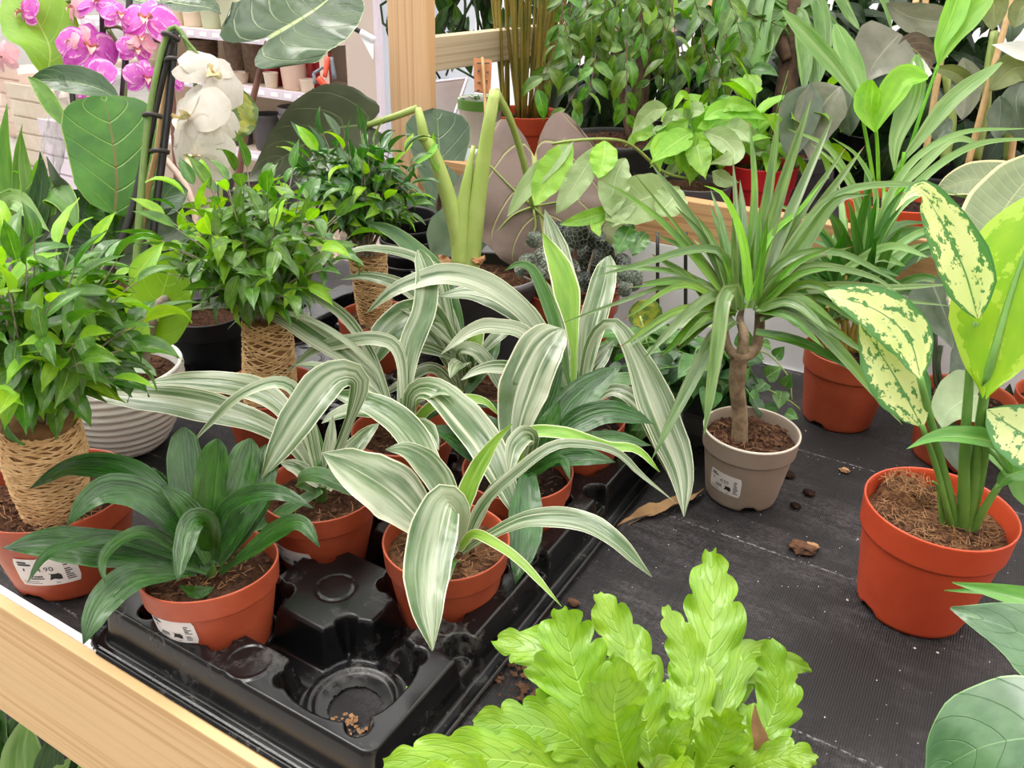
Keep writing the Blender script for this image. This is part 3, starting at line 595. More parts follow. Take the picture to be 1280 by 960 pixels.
# front right: white-striped
MV=M['drac_w']; MY=M['drac_y']; MM=M['drac_m']
th,c,d=potted('potted_dracaena','white-striped dracaena behind the empty tray cell, its front leaf hanging over the pot rim','potted plant',CXS[1]+.004,CYS[1],.128,.092,z0=.0045,group=G_T,fill=.84,soil='soil2',fib=140)
dstem(th,c,.045,.009); d-=.015
for pts,w,pr,dd,mt in [([(572,690),(540,665),(492,618),(440,585),(402,566)],78,'drac',.0,MV),([(574,680),(573,640),(555,628),(537,690),(533,745),(541,813)],64,'drac',-.12,MV),([(574,680),(579,632),(592,596),(616,556),(640,530)],26,'lance',-.02,MY),
  ([(570,680),(561,625),(538,586),(508,563),(482,562)],38,'drac',-.01,MV),([(578,690),(614,668),(660,649),(720,650),(764,671),(815,721)],30,'drac',-.1,MV),([(576,685),(592,668),(620,680),(655,706),(702,758)],15,'thin',-.1,MY),
  ([(577,688),(614,615),(640,588)],16,'strap',.02,MV),([(570,680),(552,615),(515,545),(470,508),(410,490)],42,'drac',.07,MV),([(576,690),(602,632),(648,588),(690,558),(730,555),(772,566),(800,592),(846,630)],15,'thin',.0,MV),
  ([(572,700),(564,705),(557,738)],12,'thin',-.05,MM)]: leafpx(th,d,pts,w,pr,mt,dd=dd,fold=.26,wave=.05,arch=.05)
# second row left
th,c,d=potted('potted_dracaena','striped dracaena in the tray behind the dark glossy one, long pale leaf stretching left','potted plant',CXS[0],CYS[1],.128,.092,z0=.0045,group=G_T,fill=.82,fib=60)
sticker(th,(CXS[0],CYS[1],.0045),.128,.092,-1.5,.048,.024,.034,'',0,7)
dstem(th,c,.05,.009); d-=.02
for pts,w,pr,dd,mt in [([(398,605),(368,558),(320,528),(240,506),(160,495),(80,484)],46,'drac',.03,MV),([(395,600),(368,530),(325,490),(255,477),(180,477)],36,'drac',.07,MV),([(405,605),(430,545),(450,478),(418,470),(378,516),(327,598)],50,'dracp',-.09,MV),
  ([(400,595),(378,505),(350,478),(300,494),(262,530),(238,557)],18,'thin',-.03,MV),([(398,618),(372,602),(385,592),(414,598),(452,623)],24,'drac',-.06,MM),([(406,610),(430,575),(456,545),(474,528)],28,'strap',.03,MV),([(400,605),(372,585),(350,578)],22,'strap',.0,MV),
  ([(402,605),(400,570),(386,522),(372,505)],16,'strap',.03,MM),([(402,612),(370,630),(330,655),(310,668)],16,'strap',-.02,MM),([(404,610),(412,560),(416,520)],18,'strap',.02,MV)]: leafpx(th,d,pts,w,pr,mt,dd=dd,fold=.26,wave=.05,arch=.05)
# right column, third: dark
th,c,d=potted('potted_dracaena','dark green dracaena at the right edge of the tray, one leaf hanging down the pot','potted plant',CXS[1],CYS[2],.128,.092,z0=.0045,group=G_T,fill=.8,soil='soild',fib=20)
dstem(th,c,.05,.009); d-=.02
for pts,w,pr,dd,mt in [([(664,590),(690,545),(722,500),(777,456)],46,'drac',.03,MD),([(662,588),(705,540),(752,517),(795,522),(818,531)],36,'drac',-.02,MD),([(662,592),(710,562),(762,550),(815,557)],28,'drac',-.03,MD),([(662,594),(690,577),(730,572),(770,578)],26,'drac',-.05,MD),
  ([(652,590),(655,545),(700,541),(757,558),(795,562),(825,590)],19,'strap',-.05,MY),([(654,590),(664,552),(656,545),(643,560),(636,594)],28,'drac',-.07,MV),([(658,598),(660,594),(658,640),(655,680),(645,730)],46,'drac',-.12,MD),([(650,600),(605,575),(565,545),(531,533)],30,'drac',.0,MD),
  ([(656,590),(640,540),(648,490)],30,'dracb',.03,MD),([(658,590),(672,530),(690,480),(702,452)],32,'drac',.04,MD),([(658,588),(682,540),(700,500)],30,'drac',.0,MD),([(660,594),(700,575),(713,600)],16,'thin',-.06,MD),([(655,585),(643,545),(654,490),(678,436),(704,411)],66,'dracb',.03,MV),
  ([(655,590),(625,540),(600,515)],24,'strap',.02,MD),([(655,590),(620,560),(590,550)],22,'strap',-.01,MM)]: leafpx(th,d,pts,w,pr,mt,dd=dd,fold=.28,wave=.04)
# left column, third
th,c,d=potted('potted_dracaena','striped dracaena mid tray, its broad pale leaf arching down towards the front','potted plant',CXS[0],CYS[2],.126,.092,z0=.0045,group=G_T,fill=.8,fib=30)
dstem(th,c,.06,.009); d-=.02
for pts,w,pr,dd,mt in [([(513,545),(514,495),(545,489),(596,542),(622,587),(652,657)],48,'drac',-.13,MV),([(500,540),(512,440),(530,390),(533,345),(523,312)],32,'dracb',.05,MV),([(495,545),(474,485),(443,453),(392,418),(345,390),(283,378),(227,390)],34,'drac',.03,MV),([(495,545),(478,480),(461,450),(408,410),(361,392),(314,387),(284,412)],9,'thin',-.02,MV),
  ([(500,545),(476,470),(456,430),(425,391),(372,360),(320,348)],15,'drac',.06,MV),([(506,540),(500,445),(470,424),(420,430),(390,440),(358,466)],20,'drac',.02,MV),([(505,545),(545,505),(600,500),(625,520)],16,'strap',-.02,MY),([(505,545),(530,520),(580,502),(640,512)],18,'strap',.0,MD),([(505,545),(480,510),(450,500)],20,'strap',-.03,MM),([(508,540),(520,500),(560,485),(590,505)],15,'thin',-.04,MY)]: leafpx(th,d,pts,w,pr,mt,dd=dd,fold=.26,wave=.05,arch=.05)
radial(th,c+np.array([0,0,.03]),5,.13,.024,MV,31)
# left column, fourth
th,c,d=potted('potted_dracaena','striped dracaena at the back left of the tray with leaves crossing over the rear pots','potted plant',CXS[0],CYS[3],.126,.092,z0=.0045,group=G_T,fill=.8,fib=20)
dstem(th,c,.07,.009); d-=.02
for pts,w,pr,dd,mt in [([(577,490),(566,432),(546,396),(520,390),(486,414),(457,468)],44,'dracp',-.07,MV),([(577,488),(572,410),(550,350),(520,315),(490,290),(455,277)],28,'drac',.04,MM),([(577,486),(560,380),(545,338),(503,316),(447,312),(409,336)],14,'drac',.0,MV),([(577,484),(552,402),(525,373),(494,354),(455,345),(424,350)],20,'drac',.04,MV),
  ([(578,490),(570,442),(588,436),(608,452),(632,498)],20,'drac',-.05,MV),([(576,490),(560,440),(530,400)],28,'dracb',.04,MV),([(575,490),(592,430),(605,400)],26,'drac',.02,MY),([(573,490),(540,460),(500,480),(470,500)],16,'thin',-.04,MV),([(580,490),(610,450),(625,420)],22,'strap',.03,MM)]: leafpx(th,d,pts,w,pr,mt,dd=dd,fold=.26,wave=.05,arch=.05)
radial(th,c+np.array([0,0,.04]),6,.14,.024,MV,32)
# right column, fourth
th,c,d=potted('potted_dracaena','tall striped dracaena at the back right of the tray with upright yellow-green new leaf','potted plant',CXS[1],CYS[3],.128,.092,z0=.0045,group=G_T,fill=.8,soil='soild',fib=20)
dstem(th,c,.08,.01); d-=.03
for pts,w,pr,dd,mt in [([(716,505),(716,420),(703,345),(678,291)],36,'dracp',.02,MY),([(718,500),(714,410),(700,330),(681,261)],34,'dracp',.05,MV),([(724,505),(737,420),(752,362),(761,320)],36,'dracb',.05,MV),([(712,500),(698,415),(690,378),(670,340)],24,'drac',.02,MV),([(714,490),(692,400),(668,341),(650,330),(631,338)],18,'drac',-.02,MM),
  ([(724,505),(737,430),(764,403),(793,442),(826,522),(851,590),(855,646)],50,'dracp',-.1,MV),([(728,520),(764,488),(800,505),(822,545),(838,598)],28,'drac',-.07,MV),([(722,505),(734,470),(750,447),(767,425)],26,'drac',.03,MV),([(712,500),(672,412),(634,372),(594,350),(550,344),(494,362),(458,392)],34,'drac',.0,MV),([(710,500),(668,410),(625,376),(585,366),(546,371)],36,'drac',.05,MV),
  ([(708,505),(664,424),(620,408),(588,414),(551,443)],22,'drac',-.02,MV),([(708,510),(662,472),(632,460),(600,462),(575,476)],20,'drac',-.03,MV),([(714,505),(690,440),(676,400)],28,'strap',.03,MD),([(718,505),(726,450),(733,405)],34,'strap',.04,MY),([(710,505),(680,470),(655,450),(640,440)],24,'strap',.0,MD)]: leafpx(th,d,pts,w,pr,mt,dd=dd,fold=.26,wave=.05,arch=.05)
radial(th,c+np.array([0,0,.03]),5,.13,.024,MM,33)
# ---------------------------------------------------------------- dragon tree in the taupe pot
gx,gy=-.186,.946
th,c,d=potted('potted_dragon_tree','narrow-leaved dragon tree with a brown forked trunk in a taupe pot','potted plant',gx,gy,.12,.096,'greige',0,soil='soil',fill=.88,fib=50,cr=220,na=-1.05)
V,Fc,_=lathemesh([(.0602,.0945),(.0604,.0965),(.0585,.0972),(.0578,.096)],48); mk('rim',V,Fc,th,M['greige_lip'],world=False,label='pale upper lip of the pot')
sticker(th,(gx,gy,0),.12,.096,math.atan2(-gy,-gx)-.42,.044,.03,.038,'4.50',-.05,3)
dt=dep(at(925,500,d))-.03
tubepx(th,d,[(924,562),(925,520,-.015),(921,480,-.03),(925,440,-.045)],[11,9.5,9.5,11],M['mtrunk'],'trunk',12)
tubepx(th,d-.045,[(921,448),(908,430,-.0),(906,405,-.01),(915,370,-.02)],[6,6,5,3.5],M['mtrunk'],'branch',10)
tubepx(th,d-.045,[(926,448),(930,420,-.01),(925,400,-.0),(928,384,.01)],[7,7,5,3],M['mtrunk'],'branch',10)
tubepx(th,d-.045,[(928,448),(944,436,.01),(949,412,.01),(950,385,.0),(950,372,.0)],[7,7,6.5,6],M['mtrunk'],'branch',10)
d-=.06
MG=M['marg']; MGL=M['marg_l']
for pts,w,dd,mt in [([(915,380),(850,300),(800,255),(750,224)],11,.03,MG),([(918,375),(872,285),(813,203)],13,.05,MGL),([(915,375),(850,288),(792,216)],5,.03,MG),([(928,385),(943,250),(937,151)],11,.06,MG),([(930,385),(957,260),(975,133)],15,.04,MG),([(935,385),(976,240),(1016,117)],17,.03,MG),([(940,385),(990,262),(1043,142)],15,.03,MGL),
  ([(940,380),(994,278),(1057,185)],13,.06,MG),([(945,380),(1015,272),(1081,182)],15,.05,MG),([(948,385),(1000,292),(1055,240),(1140,231),(1202,245)],15,-.02,MGL),([(950,385),(1008,302),(1045,252),(1086,243)],22,-.05,MGL),([(945,385),(966,340),(1002,318),(1047,316),(1087,333),(1137,362)],12,-.05,MGL),
  ([(945,385),(968,350),(1012,334),(1060,338),(1100,351),(1127,372)],13,-.06,MGL),([(948,385),(975,368),(1040,358),(1110,360),(1198,355)],13,-.0,MGL),([(950,385),(990,366),(1060,364),(1122,375),(1192,383)],11,-.05,MGL),([(950,380),(985,358),(1015,384),(1058,442)],16,-.03,MG),([(945,385),(992,388),(1042,432),(1086,482),(1128,531)],18,-.07,MGL),
  ([(945,415),(1000,428),(1055,455),(1086,480)],14,-.05,MG),([(925,385),(905,320),(868,312),(800,331),(742,346)],12,-.02,MGL),([(920,380),(890,360),(846,341),(790,335),(742,332)],9,.02,MGL),([(920,382),(884,360),(834,358),(780,376),(735,392),(702,404)],7,-.02,MGL),([(920,385),(892,371),(856,396),(806,447)],16,-.06,MGL),
  ([(922,388),(920,362),(905,372),(897,430),(880,545)],20,-.05,MGL),([(918,400),(894,420),(860,485),(815,574)],19,-.05,MGL),([(925,380),(905,290),(888,236)],10,.05,MGL),([(928,380),(922,290),(916,196)],9,.07,MGL),([(928,380),(930,300),(925,225)],14,.06,MGL),([(930,385),(960,300),(1000,262),(1030,224)],9,.02,M['palm_l']),([(938,385),(928,300),(905,245),(880,232)],12,.02,M['palm_l']),
  ([(945,385),(985,330),(1025,280)],18,.05,MG),([(920,385),(880,330),(838,272)],12,.04,MG),([(935,385),(952,300),(960,240)],16,.05,MG),([(950,400),(975,392),(998,410)],9,-.02,MGL),([(920,392),(890,380),(862,348),(815,318)],14,.0,MG)]:
    leafpx(th,d,pts,w,'thin',mt,dd=dd,fold=.3,nw=5,nl=16)
rr=np.random.default_rng(5)
for k in range(46):
    a=rr.uniform(-2.3,2.3); r=rr.uniform(70,150); cx=928+(18 if a>0 else -8); x1=cx+math.sin(a)*r*1.05; y1=385-math.cos(a)*r*(1. if abs(a)<1.4 else .55)+ (25 if abs(a)>1.4 else 0)
    leafpx(th,d,[(cx,388),(cx+math.sin(a)*r*.5,385-math.cos(a*.85)*r*.6),(x1,y1)],rr.uniform(9,15),'thin',MG if rr.uniform()<.7 else MGL,dd=rr.uniform(-.07,.09),fold=.3,nw=5,nl=12)
# ---------------------------------------------------------------- aglaonema, right
ax,ay=.036,.838
th,c,d=potted('potted_aglaonema','cream-mottled aglaonema in an orange-red pot at the right','potted plant',ax,ay,.148,.128,'terra_bright',0,soil='soil2',fill=.86,fib=420,cr=160,na=-2.3)
V=soilmesh(.03,77,.009,8,20,.022); mk('soil_mound',V[0]+c+np.array([-.036,.03,-.004]),V[1],th,M['soil2']); fibres(th,c+np.array([-.034,.03,.012]),.026,120,9,M['fibre'],.016,.004,.8)
pb=(1200,668); G=M['petiole']; d=d-.0
for pts,r in [([(1194,668),(1185,640,-.02),(1172,590,-.045),(1152,530,-.07)],[4,3.6,3.2]),([(1198,672),(1190,630,-.02),(1172,560,-.05),(1150,472,-.09)],[5.5,5,4]),([(1204,680),(1205,640,-.02),(1206,560,-.06),(1212,470,-.1),(1214,430,-.105),(1221,402,-.115)],[8,7.5,6,5,4]),([(1208,680),(1216,620,-.03),(1224,540,-.07),(1232,482,-.1)],[8,7,6,5]),
   ([(1210,680),(1228,640,-.03),(1250,605,-.05)],[5,5,4]),([(1206,675),(1216,600,-.04),(1232,560,-.06),(1262,590,-.08)],[5,4.5,3]),([(1208,672),(1226,600,-.04),(1238,516,-.09)],[6,5,4]),([(1180,660),(1172,610,-.02),(1166,602,-.025)],[5,3,1.5]),([(1188,665),(1180,600,-.03),(1176,566,-.04)],[5,4,1.5])]:
    tubepx(th,d,pts,r,G,'petiole',8)
AG=M['aglao']
leafpx(th,d-.07,[(1152,533),(1128,487),(1100,441),(1074,404)],76,'ellip',AG,dd=-.0,fold=.12,wave=.02,nw=9,nl=22)
leafpx(th,d-.09,[(1151,474),(1136,424),(1096,388),(1028,364)],66,'ellip',AG,dd=.01,fold=.1,nw=9,nl=22)
leafpx(th,d-.13,[(1222,398),(1206,340),(1181,287),(1155,242),(1137,243),(1120,263)],70,'ovate',AG,dd=-.03,fold=.3,nw=9,nl=24)
leafpx(th,d-.12,[(1233,486),(1243,440),(1261,372),(1290,290),(1330,232)],134,'ellip',M['aglao_b'],dd=-.02,fold=-.15,nw=11,nl=24,lobe=.05)
tubepx(th,d-.115,[(1231,482),(1243,440,-.012),(1262,372,-.016),(1290,292,-.02)],[6,4,2],M['petiole'],'midrib',6)
leafpx(th,d-.09,[(1234,512),(1262,532),(1300,556),(1340,590)],92,'ellip',AG,dd=-.03,fold=.15,nw=9,nl=22)
leafpx(th,d-.08,[(1264,592),(1246,556),(1203,546),(1166,548),(1132,562)],30,'lance',M['aglao_g'],dd=-.02,fold=.5,nw=7)
leafpx(th,d-.05,[(1246,610),(1262,594),(1292,588),(1330,600)],30,'lance',M['aglao_g'],dd=-.02,fold=.3)
leafpx(th,d-.08,[(1222,420),(1243,350),(1268,300),(1296,262)],60,'lance',AG,dd=.03,fold=.25,nw=9)
leafpx(th,d-.05,[(1225,560),(1262,580),(1300,620),(1330,640)],60,'ellip',M['aglao_g'],dd=.02,fold=.2)
# ---------------------------------------------------------------- bright crested fern, bottom
fx,fy=-.085,.43
th,c,d=potted('potted_birds_nest_fern','bright lime fern with ruffled lobed fronds at the front of the bench','potted plant',fx,fy,.125,.095,'black',0,fill=.8,fib=0)
d=.61
FM=M['fernm']
def frond(pts,w,dd,sc=.42,sn=7.5,wave=.13,mt=None,face=.8,fold=.1): leafpx(th,d,pts,w*.88,'fern',mt or FM,dd=dd,fold=fold,wave=wave,wf=sn*.5,scal=sc,sn=sn,nl=72,nw=11,lean=.8,face=face)
for a in [([(800,985),(752,920),(722,850),(700,762)],118,.04),([(790,985),(775,930),(768,880),(785,828)],100,-.05),([(840,985),(860,900),(890,790),(888,690)],100,.10),([(835,985),(868,900),(862,830),(832,758)],62,.06),([(820,985),(812,890),(792,830),(748,742)],82,.09),([(818,985),(806,900),(790,850),(795,810)],90,.04),
   ([(765,990),(720,900),(680,820),(622,800)],84,.06),([(775,1000),(740,950),(690,912),(592,905)],84,-.02),([(780,1010),(700,965),(600,948),(480,955)],88,-.06),([(850,990),(880,960),(905,915),(912,885)],78,-.04),([(860,985),(900,900),(915,850),(958,822)],70,.09),([(925,1000),(950,930),(972,870),(962,800)],72,.02),
   ([(840,985),(850,940),(848,890),(852,905)],46,-.06),([(835,985),(838,920),(850,860),(846,815)],48,.05),([(900,1000),(940,960),(990,945),(1020,950)],60,-.03),([(815,990),(830,960),(838,930),(862,900)],50,-.07),([(880,985),(895,950),(930,900),(940,880)],46,.03),([(845,985),(870,920),(880,860),(900,830)],50,.08),([(860,990),(915,860),(945,815),(1015,838)],44,.10),([(700,1000),(640,985),(580,975),(500,985)],70,-.09),([(800,1010),(820,980),(850,975),(880,990)],70,-.12)]: frond(*a)
leafpx(th,d,[(935,985),(952,940),(945,905),(944,880)],22,'lance',M['dry'],dd=-.02)
# ---------------------------------------------------------------- broad-leaved plant reaching in from the right
th,c,d=potted('potted_broadleaf','broad sage-leaved plant reaching in from the lower right corner','potted plant',.25,.605,.14,.1,'black',0,fib=0,cr=0)
BR=M['bigright']; d=.53
leafpx(th,d,[(1420,1010),(1330,930),(1240,930),(1160,970)],168,'ellip',BR,dd=.08,fold=.1,nw=9,nl=24,face=.5)
leafpx(th,d+.05,[(1450,960),(1380,880),(1290,800),(1188,760)],120,'lance',BR,dd=.09,fold=.18,nw=9,nl=24,face=.6)
leafpx(th,d+.08,[(1440,900),(1360,780),(1280,750),(1190,728)],46,'lance',M['aglao_g'],dd=.08,fold=.45,nw=7,nl=24)
leafpx(th,d+.08,[(1440,900),(1380,800),(1290,745),(1180,738)],24,'lance',M['aglao_g'],dd=.09,fold=.3,nw=7,nl=24)
for q in ((1420,1010,.0),(1450,960,.05),(1440,900,.08)): tube(th,[c,(c+at(q[0],q[1],d+q[2]))/2+np.array([0,0,.02]),at(q[0],q[1],d+q[2])],[.005,.004,.003],M['petiole'],'petiole')
# ---------------------------------------------------------------- things lying on the cloth
o=leafpx(None,dep(pl(830,655,.004)),[(768,662,-.0),(800,648,.02),(832,636,.035),(862,624,.05),(880,612,.07)],26,'lance',M['dry'],fold=.7,wave=.12,name='dead_leaf',nw=7,face=.0)
tagt(o,'dry curled brown leaf lying on the cloth beside the taupe pot','dead leaf')
def clod(name,px,py,s,mat,label,fib=True,grp=None):
    p=pl(px,py,.003); bm=bmesh.new(); bmesh.ops.create_icosphere(bm,subdivisions=3,radius=1)
    for v in bm.verts:
        k=1+.45*mnoise.noise(v.co*1.7+Vector((px,py,0)))+.2*mnoise.noise(v.co*5); v.co=Vector((v.co.x*s*1.4*k,v.co.y*s*k,max(-.002,v.co.z*s*.55*k)))
    me=bpy.data.meshes.new(name); bm.to_mesh(me); bm.free(); o=link(name,me,None,mat,p-np.array([0,0,.001])); tagt(o,label,'soil clod',grp); return o
clod('soil_clod',1002,684,.011,M['fibred'],'larger brown clump of soil lying on open cloth in front of the taupe pot'); clod('soil_clod',1016,681,.005,M['fibre'],'small pale bark chip on the edge of the brown soil clump')
clod('bark_chip',1056,587,.005,M['fibre'],'pale bark chip on the cloth between the taupe pot and orange-red pot'); clod('soil_clod',1012,615,.006,M['soild'],'black crumb on the cloth right of the taupe pot, the larger one'); clod('soil_clod',984,592,.008,M['soild'],'black soil lump close against the taupe pot on its right'); clod('soil_clod',995,631,.005,M['soild'],'small black crumb below the other black lumps beside the taupe pot')
clod('soil_clod',717,752,.005,M['fibred'],'reddish brown crumb on the cloth above the lime fern'); clod('soil_clod',443,690,.013,M['fibred'],'dry brown soil lump on the tray beside a terracotta pot'); clod('leaf_scrap',513,863,.005,M['lime'],'small green leaf scrap in a slot of the tray by the empty cell')
o=crumbs(None,pl(650,850,.002),.028,90,3,M['fibred'],.004,.001,'spilled_soil'); tagt(o,'brown crumbs of soil spilled between the tray and the lime fern','soil',kind='stuff')
rr=np.random.default_rng(8); V=[];Fc=[]
o=crumbs(None,pl(960,700,.002),.3,200,4,M['sticker'],.0009,.001,'perlite_specks'); tagt(o,'tiny white specks scattered over the black cloth','specks',kind='stuff')
o=crumbs(None,pl(432,925,.003)+np.array([-.006,.0,.003]),.024,130,6,M['fibre'],.0028,.0,'soil_in_cell'); tagt(o,'brown soil bits in the bottom of the empty tray cell','soil',kind='stuff')
# ---------------------------------------------------------------- ficus trees with twine-wrapped trunks
def cleaf(L,w,pr,bend=.5,fold=.35,tipc=.6,nl=9,nw=5,seed=1,wave=.02):
    P=[];a=0;p=np.zeros(3)
    for i in range(7): P.append(p.copy()); p=p+np.array([0,math.cos(a),-math.sin(a)])*L/6; a+=bend/6*(1+tipc*i/3)
    V,Fc,UV=leafmesh(P,w,pr,up=np.array([0,0,1.]),fold=fold,nl=nl,nw=nw,seed=seed,wave=wave)
    me=bpy.data.meshes.new('leaf'); me.from_pydata(V.tolist(),[],Fc); l=me.uv_layers.new(name='UVMap'); idx=np.empty(len(me.loops),dtype=np.int32); me.loops.foreach_get('vertex_index',idx); l.data.foreach_set('uv',UV.astype(np.float32)[idx].ravel()); me.polygons.foreach_set('use_smooth',[True]*len(me.polygons)); return me
def lset(mats,L,w,pr='ovate',n=3,**k):
    out=[]
    for mt in mats:
        for i in range(n):
            me=cleaf(L,w,pr,bend=.25+.4*i,seed=i+3,**k); me.materials.append(M[mt]); out.append(me)
    return out
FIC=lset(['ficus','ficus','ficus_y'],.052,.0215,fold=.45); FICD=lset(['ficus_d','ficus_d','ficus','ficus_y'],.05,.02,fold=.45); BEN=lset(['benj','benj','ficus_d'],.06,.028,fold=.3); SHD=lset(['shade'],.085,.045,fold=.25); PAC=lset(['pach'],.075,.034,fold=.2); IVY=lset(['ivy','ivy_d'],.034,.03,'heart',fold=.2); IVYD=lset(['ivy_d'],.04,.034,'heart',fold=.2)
def crown(th,cen,rad,nsh,nlf,meshes,seed,base,tw=.0012,droop=.35,smin=.7,smax=1.15,low=-.45,twig='driftwood',name='leaf',cap=300,inner=0):
    """shoots radiate from the trunk top to an ellipsoid; leaves alternate along each shoot"""
    rr=np.random.default_rng(seed); tb=[];n=0
    ga=2.39996
    for s in range(nsh):
        z=low+(1-low)*(s+.5)/nsh; a=s*ga+rr.uniform(-.3,.3); q=math.sqrt(max(0,1-z*z)); u=np.array([q*math.cos(a),q*math.sin(a),z]); k=rr.uniform(.78,1.05)
        tipp=np.array(cen)+u*np.array(rad)*k; b=np.array(base)+rr.normal(size=3)*.006; mid=(b*.45+tipp*.55)+np.array([0,0,.014]); C_=resample([b,mid,tipp],9); tb.append(tubemesh(C_,[tw*1.4,tw*.5],5,9,False))
        for j in range(nlf):
            last=j==nlf-1
            t=1. if last else .38+.62*(j+rr.uniform(0,.6))/nlf; i=min(7,int(t*8)); p=C_[i]+(C_[i+1]-C_[i])*(t*8-i); ax=unit(C_[min(8,i+1)]-C_[i-1]); sd=unit(np.cross(ax,rr.normal(size=3)))
            dr=unit(ax*(1.3 if last else .55)+sd*(.2 if last else .8)+u*.25+np.array([0,0,-droop])*rr.uniform(.2,1.4)*(.3 if last else 1)); nn=unit(u*.5+np.array([0,0,1.])+rr.normal(size=3)*.35); sc=rr.uniform(smin,smax)
            if n<cap: inst(name,meshes[int(rr.integers(len(meshes)))],th,p,dr,nn,sc); n+=1
    if inner:
        me=meshes[0]; mv=np.array([v.co[:] for v in me.vertices]); mf=[tuple(q.vertices) for q in me.polygons]; uv0=np.zeros((len(mv),2))
        for lp in me.loops: uv0[lp.vertex_index]=me.uv_layers[0].data[lp.index].uv[:]
        ps=[]
        for k in range(inner):
            u=unit(rr.normal(size=3)); p=np.array(cen)+u*np.array(rad)*rr.uniform(.25,.8); d_=unit(u*.6+rr.normal(size=3)*.5+np.array([0,0,-.4])); x=unit(np.cross(d_,unit(u+np.array([0,0,.8])))); z=np.cross(x,d_); ps.append(((mv@np.stack([x,d_,z]))*rr.uniform(.6,1.)+p,mf,uv0))
        q=join(ps); o=mk('inner_leaves',q[0],q[1],th,me.materials[0],q[2]); o['kind']='stuff'
    V,Fc,_=join(tb); o=mk('twigs',V,Fc,th,M[twig]); return o
def twined(th,d,pts,rpx,turns):
    P=[at(p[0],p[1],d+(p[2] if len(p)>2 else 0)) for p in pts]; r=np.array(rpx)*d/F_
    mk('trunk',*tubemesh(P,list(r-.0012),20,26)[:2],th,M['twinecore'],label='trunk core under the twine')
    C_=resample(P,60); T=np.gradient(C_,axis=0); parts=[]; ns=turns; m_=34
    for sgn in (1,-1):
        for k in range(ns):
            V=[];ph=6.2832*k/ns+R_.uniform(-.06,.06); tn=1.9+R_.uniform(-.08,.08)
            Q=[]
            for i in range(m_):
                t=i/(m_-1); i0=min(59,int(t*59)); c=C_[i0]+(C_[min(59,i0+1)]-C_[i0])*(t*59-i0); tt=unit(T[i0]); a=unit(np.cross(tt,[0,1,.2])); b=np.cross(tt,a); rr_=np.interp(t,np.linspace(0,1,len(r)),r)+.0003+.0006*math.sin(i*2.4+k); an=sgn*6.2832*tn*t+ph
                Q.append(c+(a*math.cos(an)+b*math.sin(an))*rr_+tt*.0008*math.sin(i*1.3+k*2.))
            Q=np.array(Q); TT=np.gradient(Q,axis=0)
            for i in range(m_):
                t=unit(TT[i]); a=unit(np.cross(t,[.1,.2,1])); b=np.cross(t,a)
                for q in range(4): V.append(Q[i]+(a*math.cos(q*1.5708)+b*math.sin(q*1.5708))*.0010)
            parts.append((np.array(V),[(i*4+j,i*4+(j+1)%4,(i+1)*4+(j+1)%4,(i+1)*4+j) for i in range(m_-1) for j in range(4)]))
    mk('twine_wrap',*join(parts)[:2],th,M['twine'])
GF='ficus trees with twine-wrapped trunks'
p=pl(58,628,.092)
th,c,d=potted('potted_ficus','small ficus tree with fat twine-wrapped trunk nearest the pine front board at far left','potted plant',p[0],p[1]+.011,.158,.104,'terra',0,group=GF,fill=.88,fib=90,cr=120,soil='soil',na=-1.3)
sticker(th,(p[0],p[1]+.011,0),.158,.104,math.atan2(-p[1],-p[0])-.40,.06,.04,.047,'4.90',.0,11)
dt=dep(c)-.012
twined(th,dt,[(68,645,0),(66,625,-.01),(57,575,-.03),(48,525,-.055)],[33,42,47,42],26)
cen=at(50,405,dt-.10); crown(th,cen,(.092,.10,.09),50,6,FIC,21,at(50,520,dt-.055),low=-.5,inner=130)
fibres(th,c+np.array([.05,-.02,0]),.03,60,12,M['husk'],.02,.003)
p=pl(333,496,.09)
th,c,d=potted('potted_ficus','bushy ficus with twine trunk, standing behind the long pale striped leaf','potted plant',p[0]-.005,p[1]+.012,.13,.095,'terra',.0045,group=GF,fill=.88,fib=60)
dt=dep(c)
twined(th,dt,[(337,512,0),(337,490,-.01),(336,440,-.04),(332,398,-.06)],[31,32,30,27],22)
crown(th,at(318,300,dt-.11),(.125,.11,.088),50,6,FIC,22,at(330,400,dt-.06),low=-.55,inner=150,smin=.6,smax=1.0)
p=pl(470,402,.095)
th,c,d=potted('potted_ficus','dark ficus with twine trunk in front of the stacked black pots','potted plant',p[0],p[1]+.005,.125,.1,'terra',.0045,group=GF,fill=.9,fib=40,cr=70)
dt=dep(c)
twined(th,dt,[(472,408,0),(470,395,-.005),(464,355,-.03),(459,317,-.055)],[20,22,21,23],18)
crown(th,at(447,226,dt-.11),(.095,.09,.072),50,6,FICD,23,at(458,318,dt-.06),low=-.6,inner=130,smin=.6,smax=1.0)
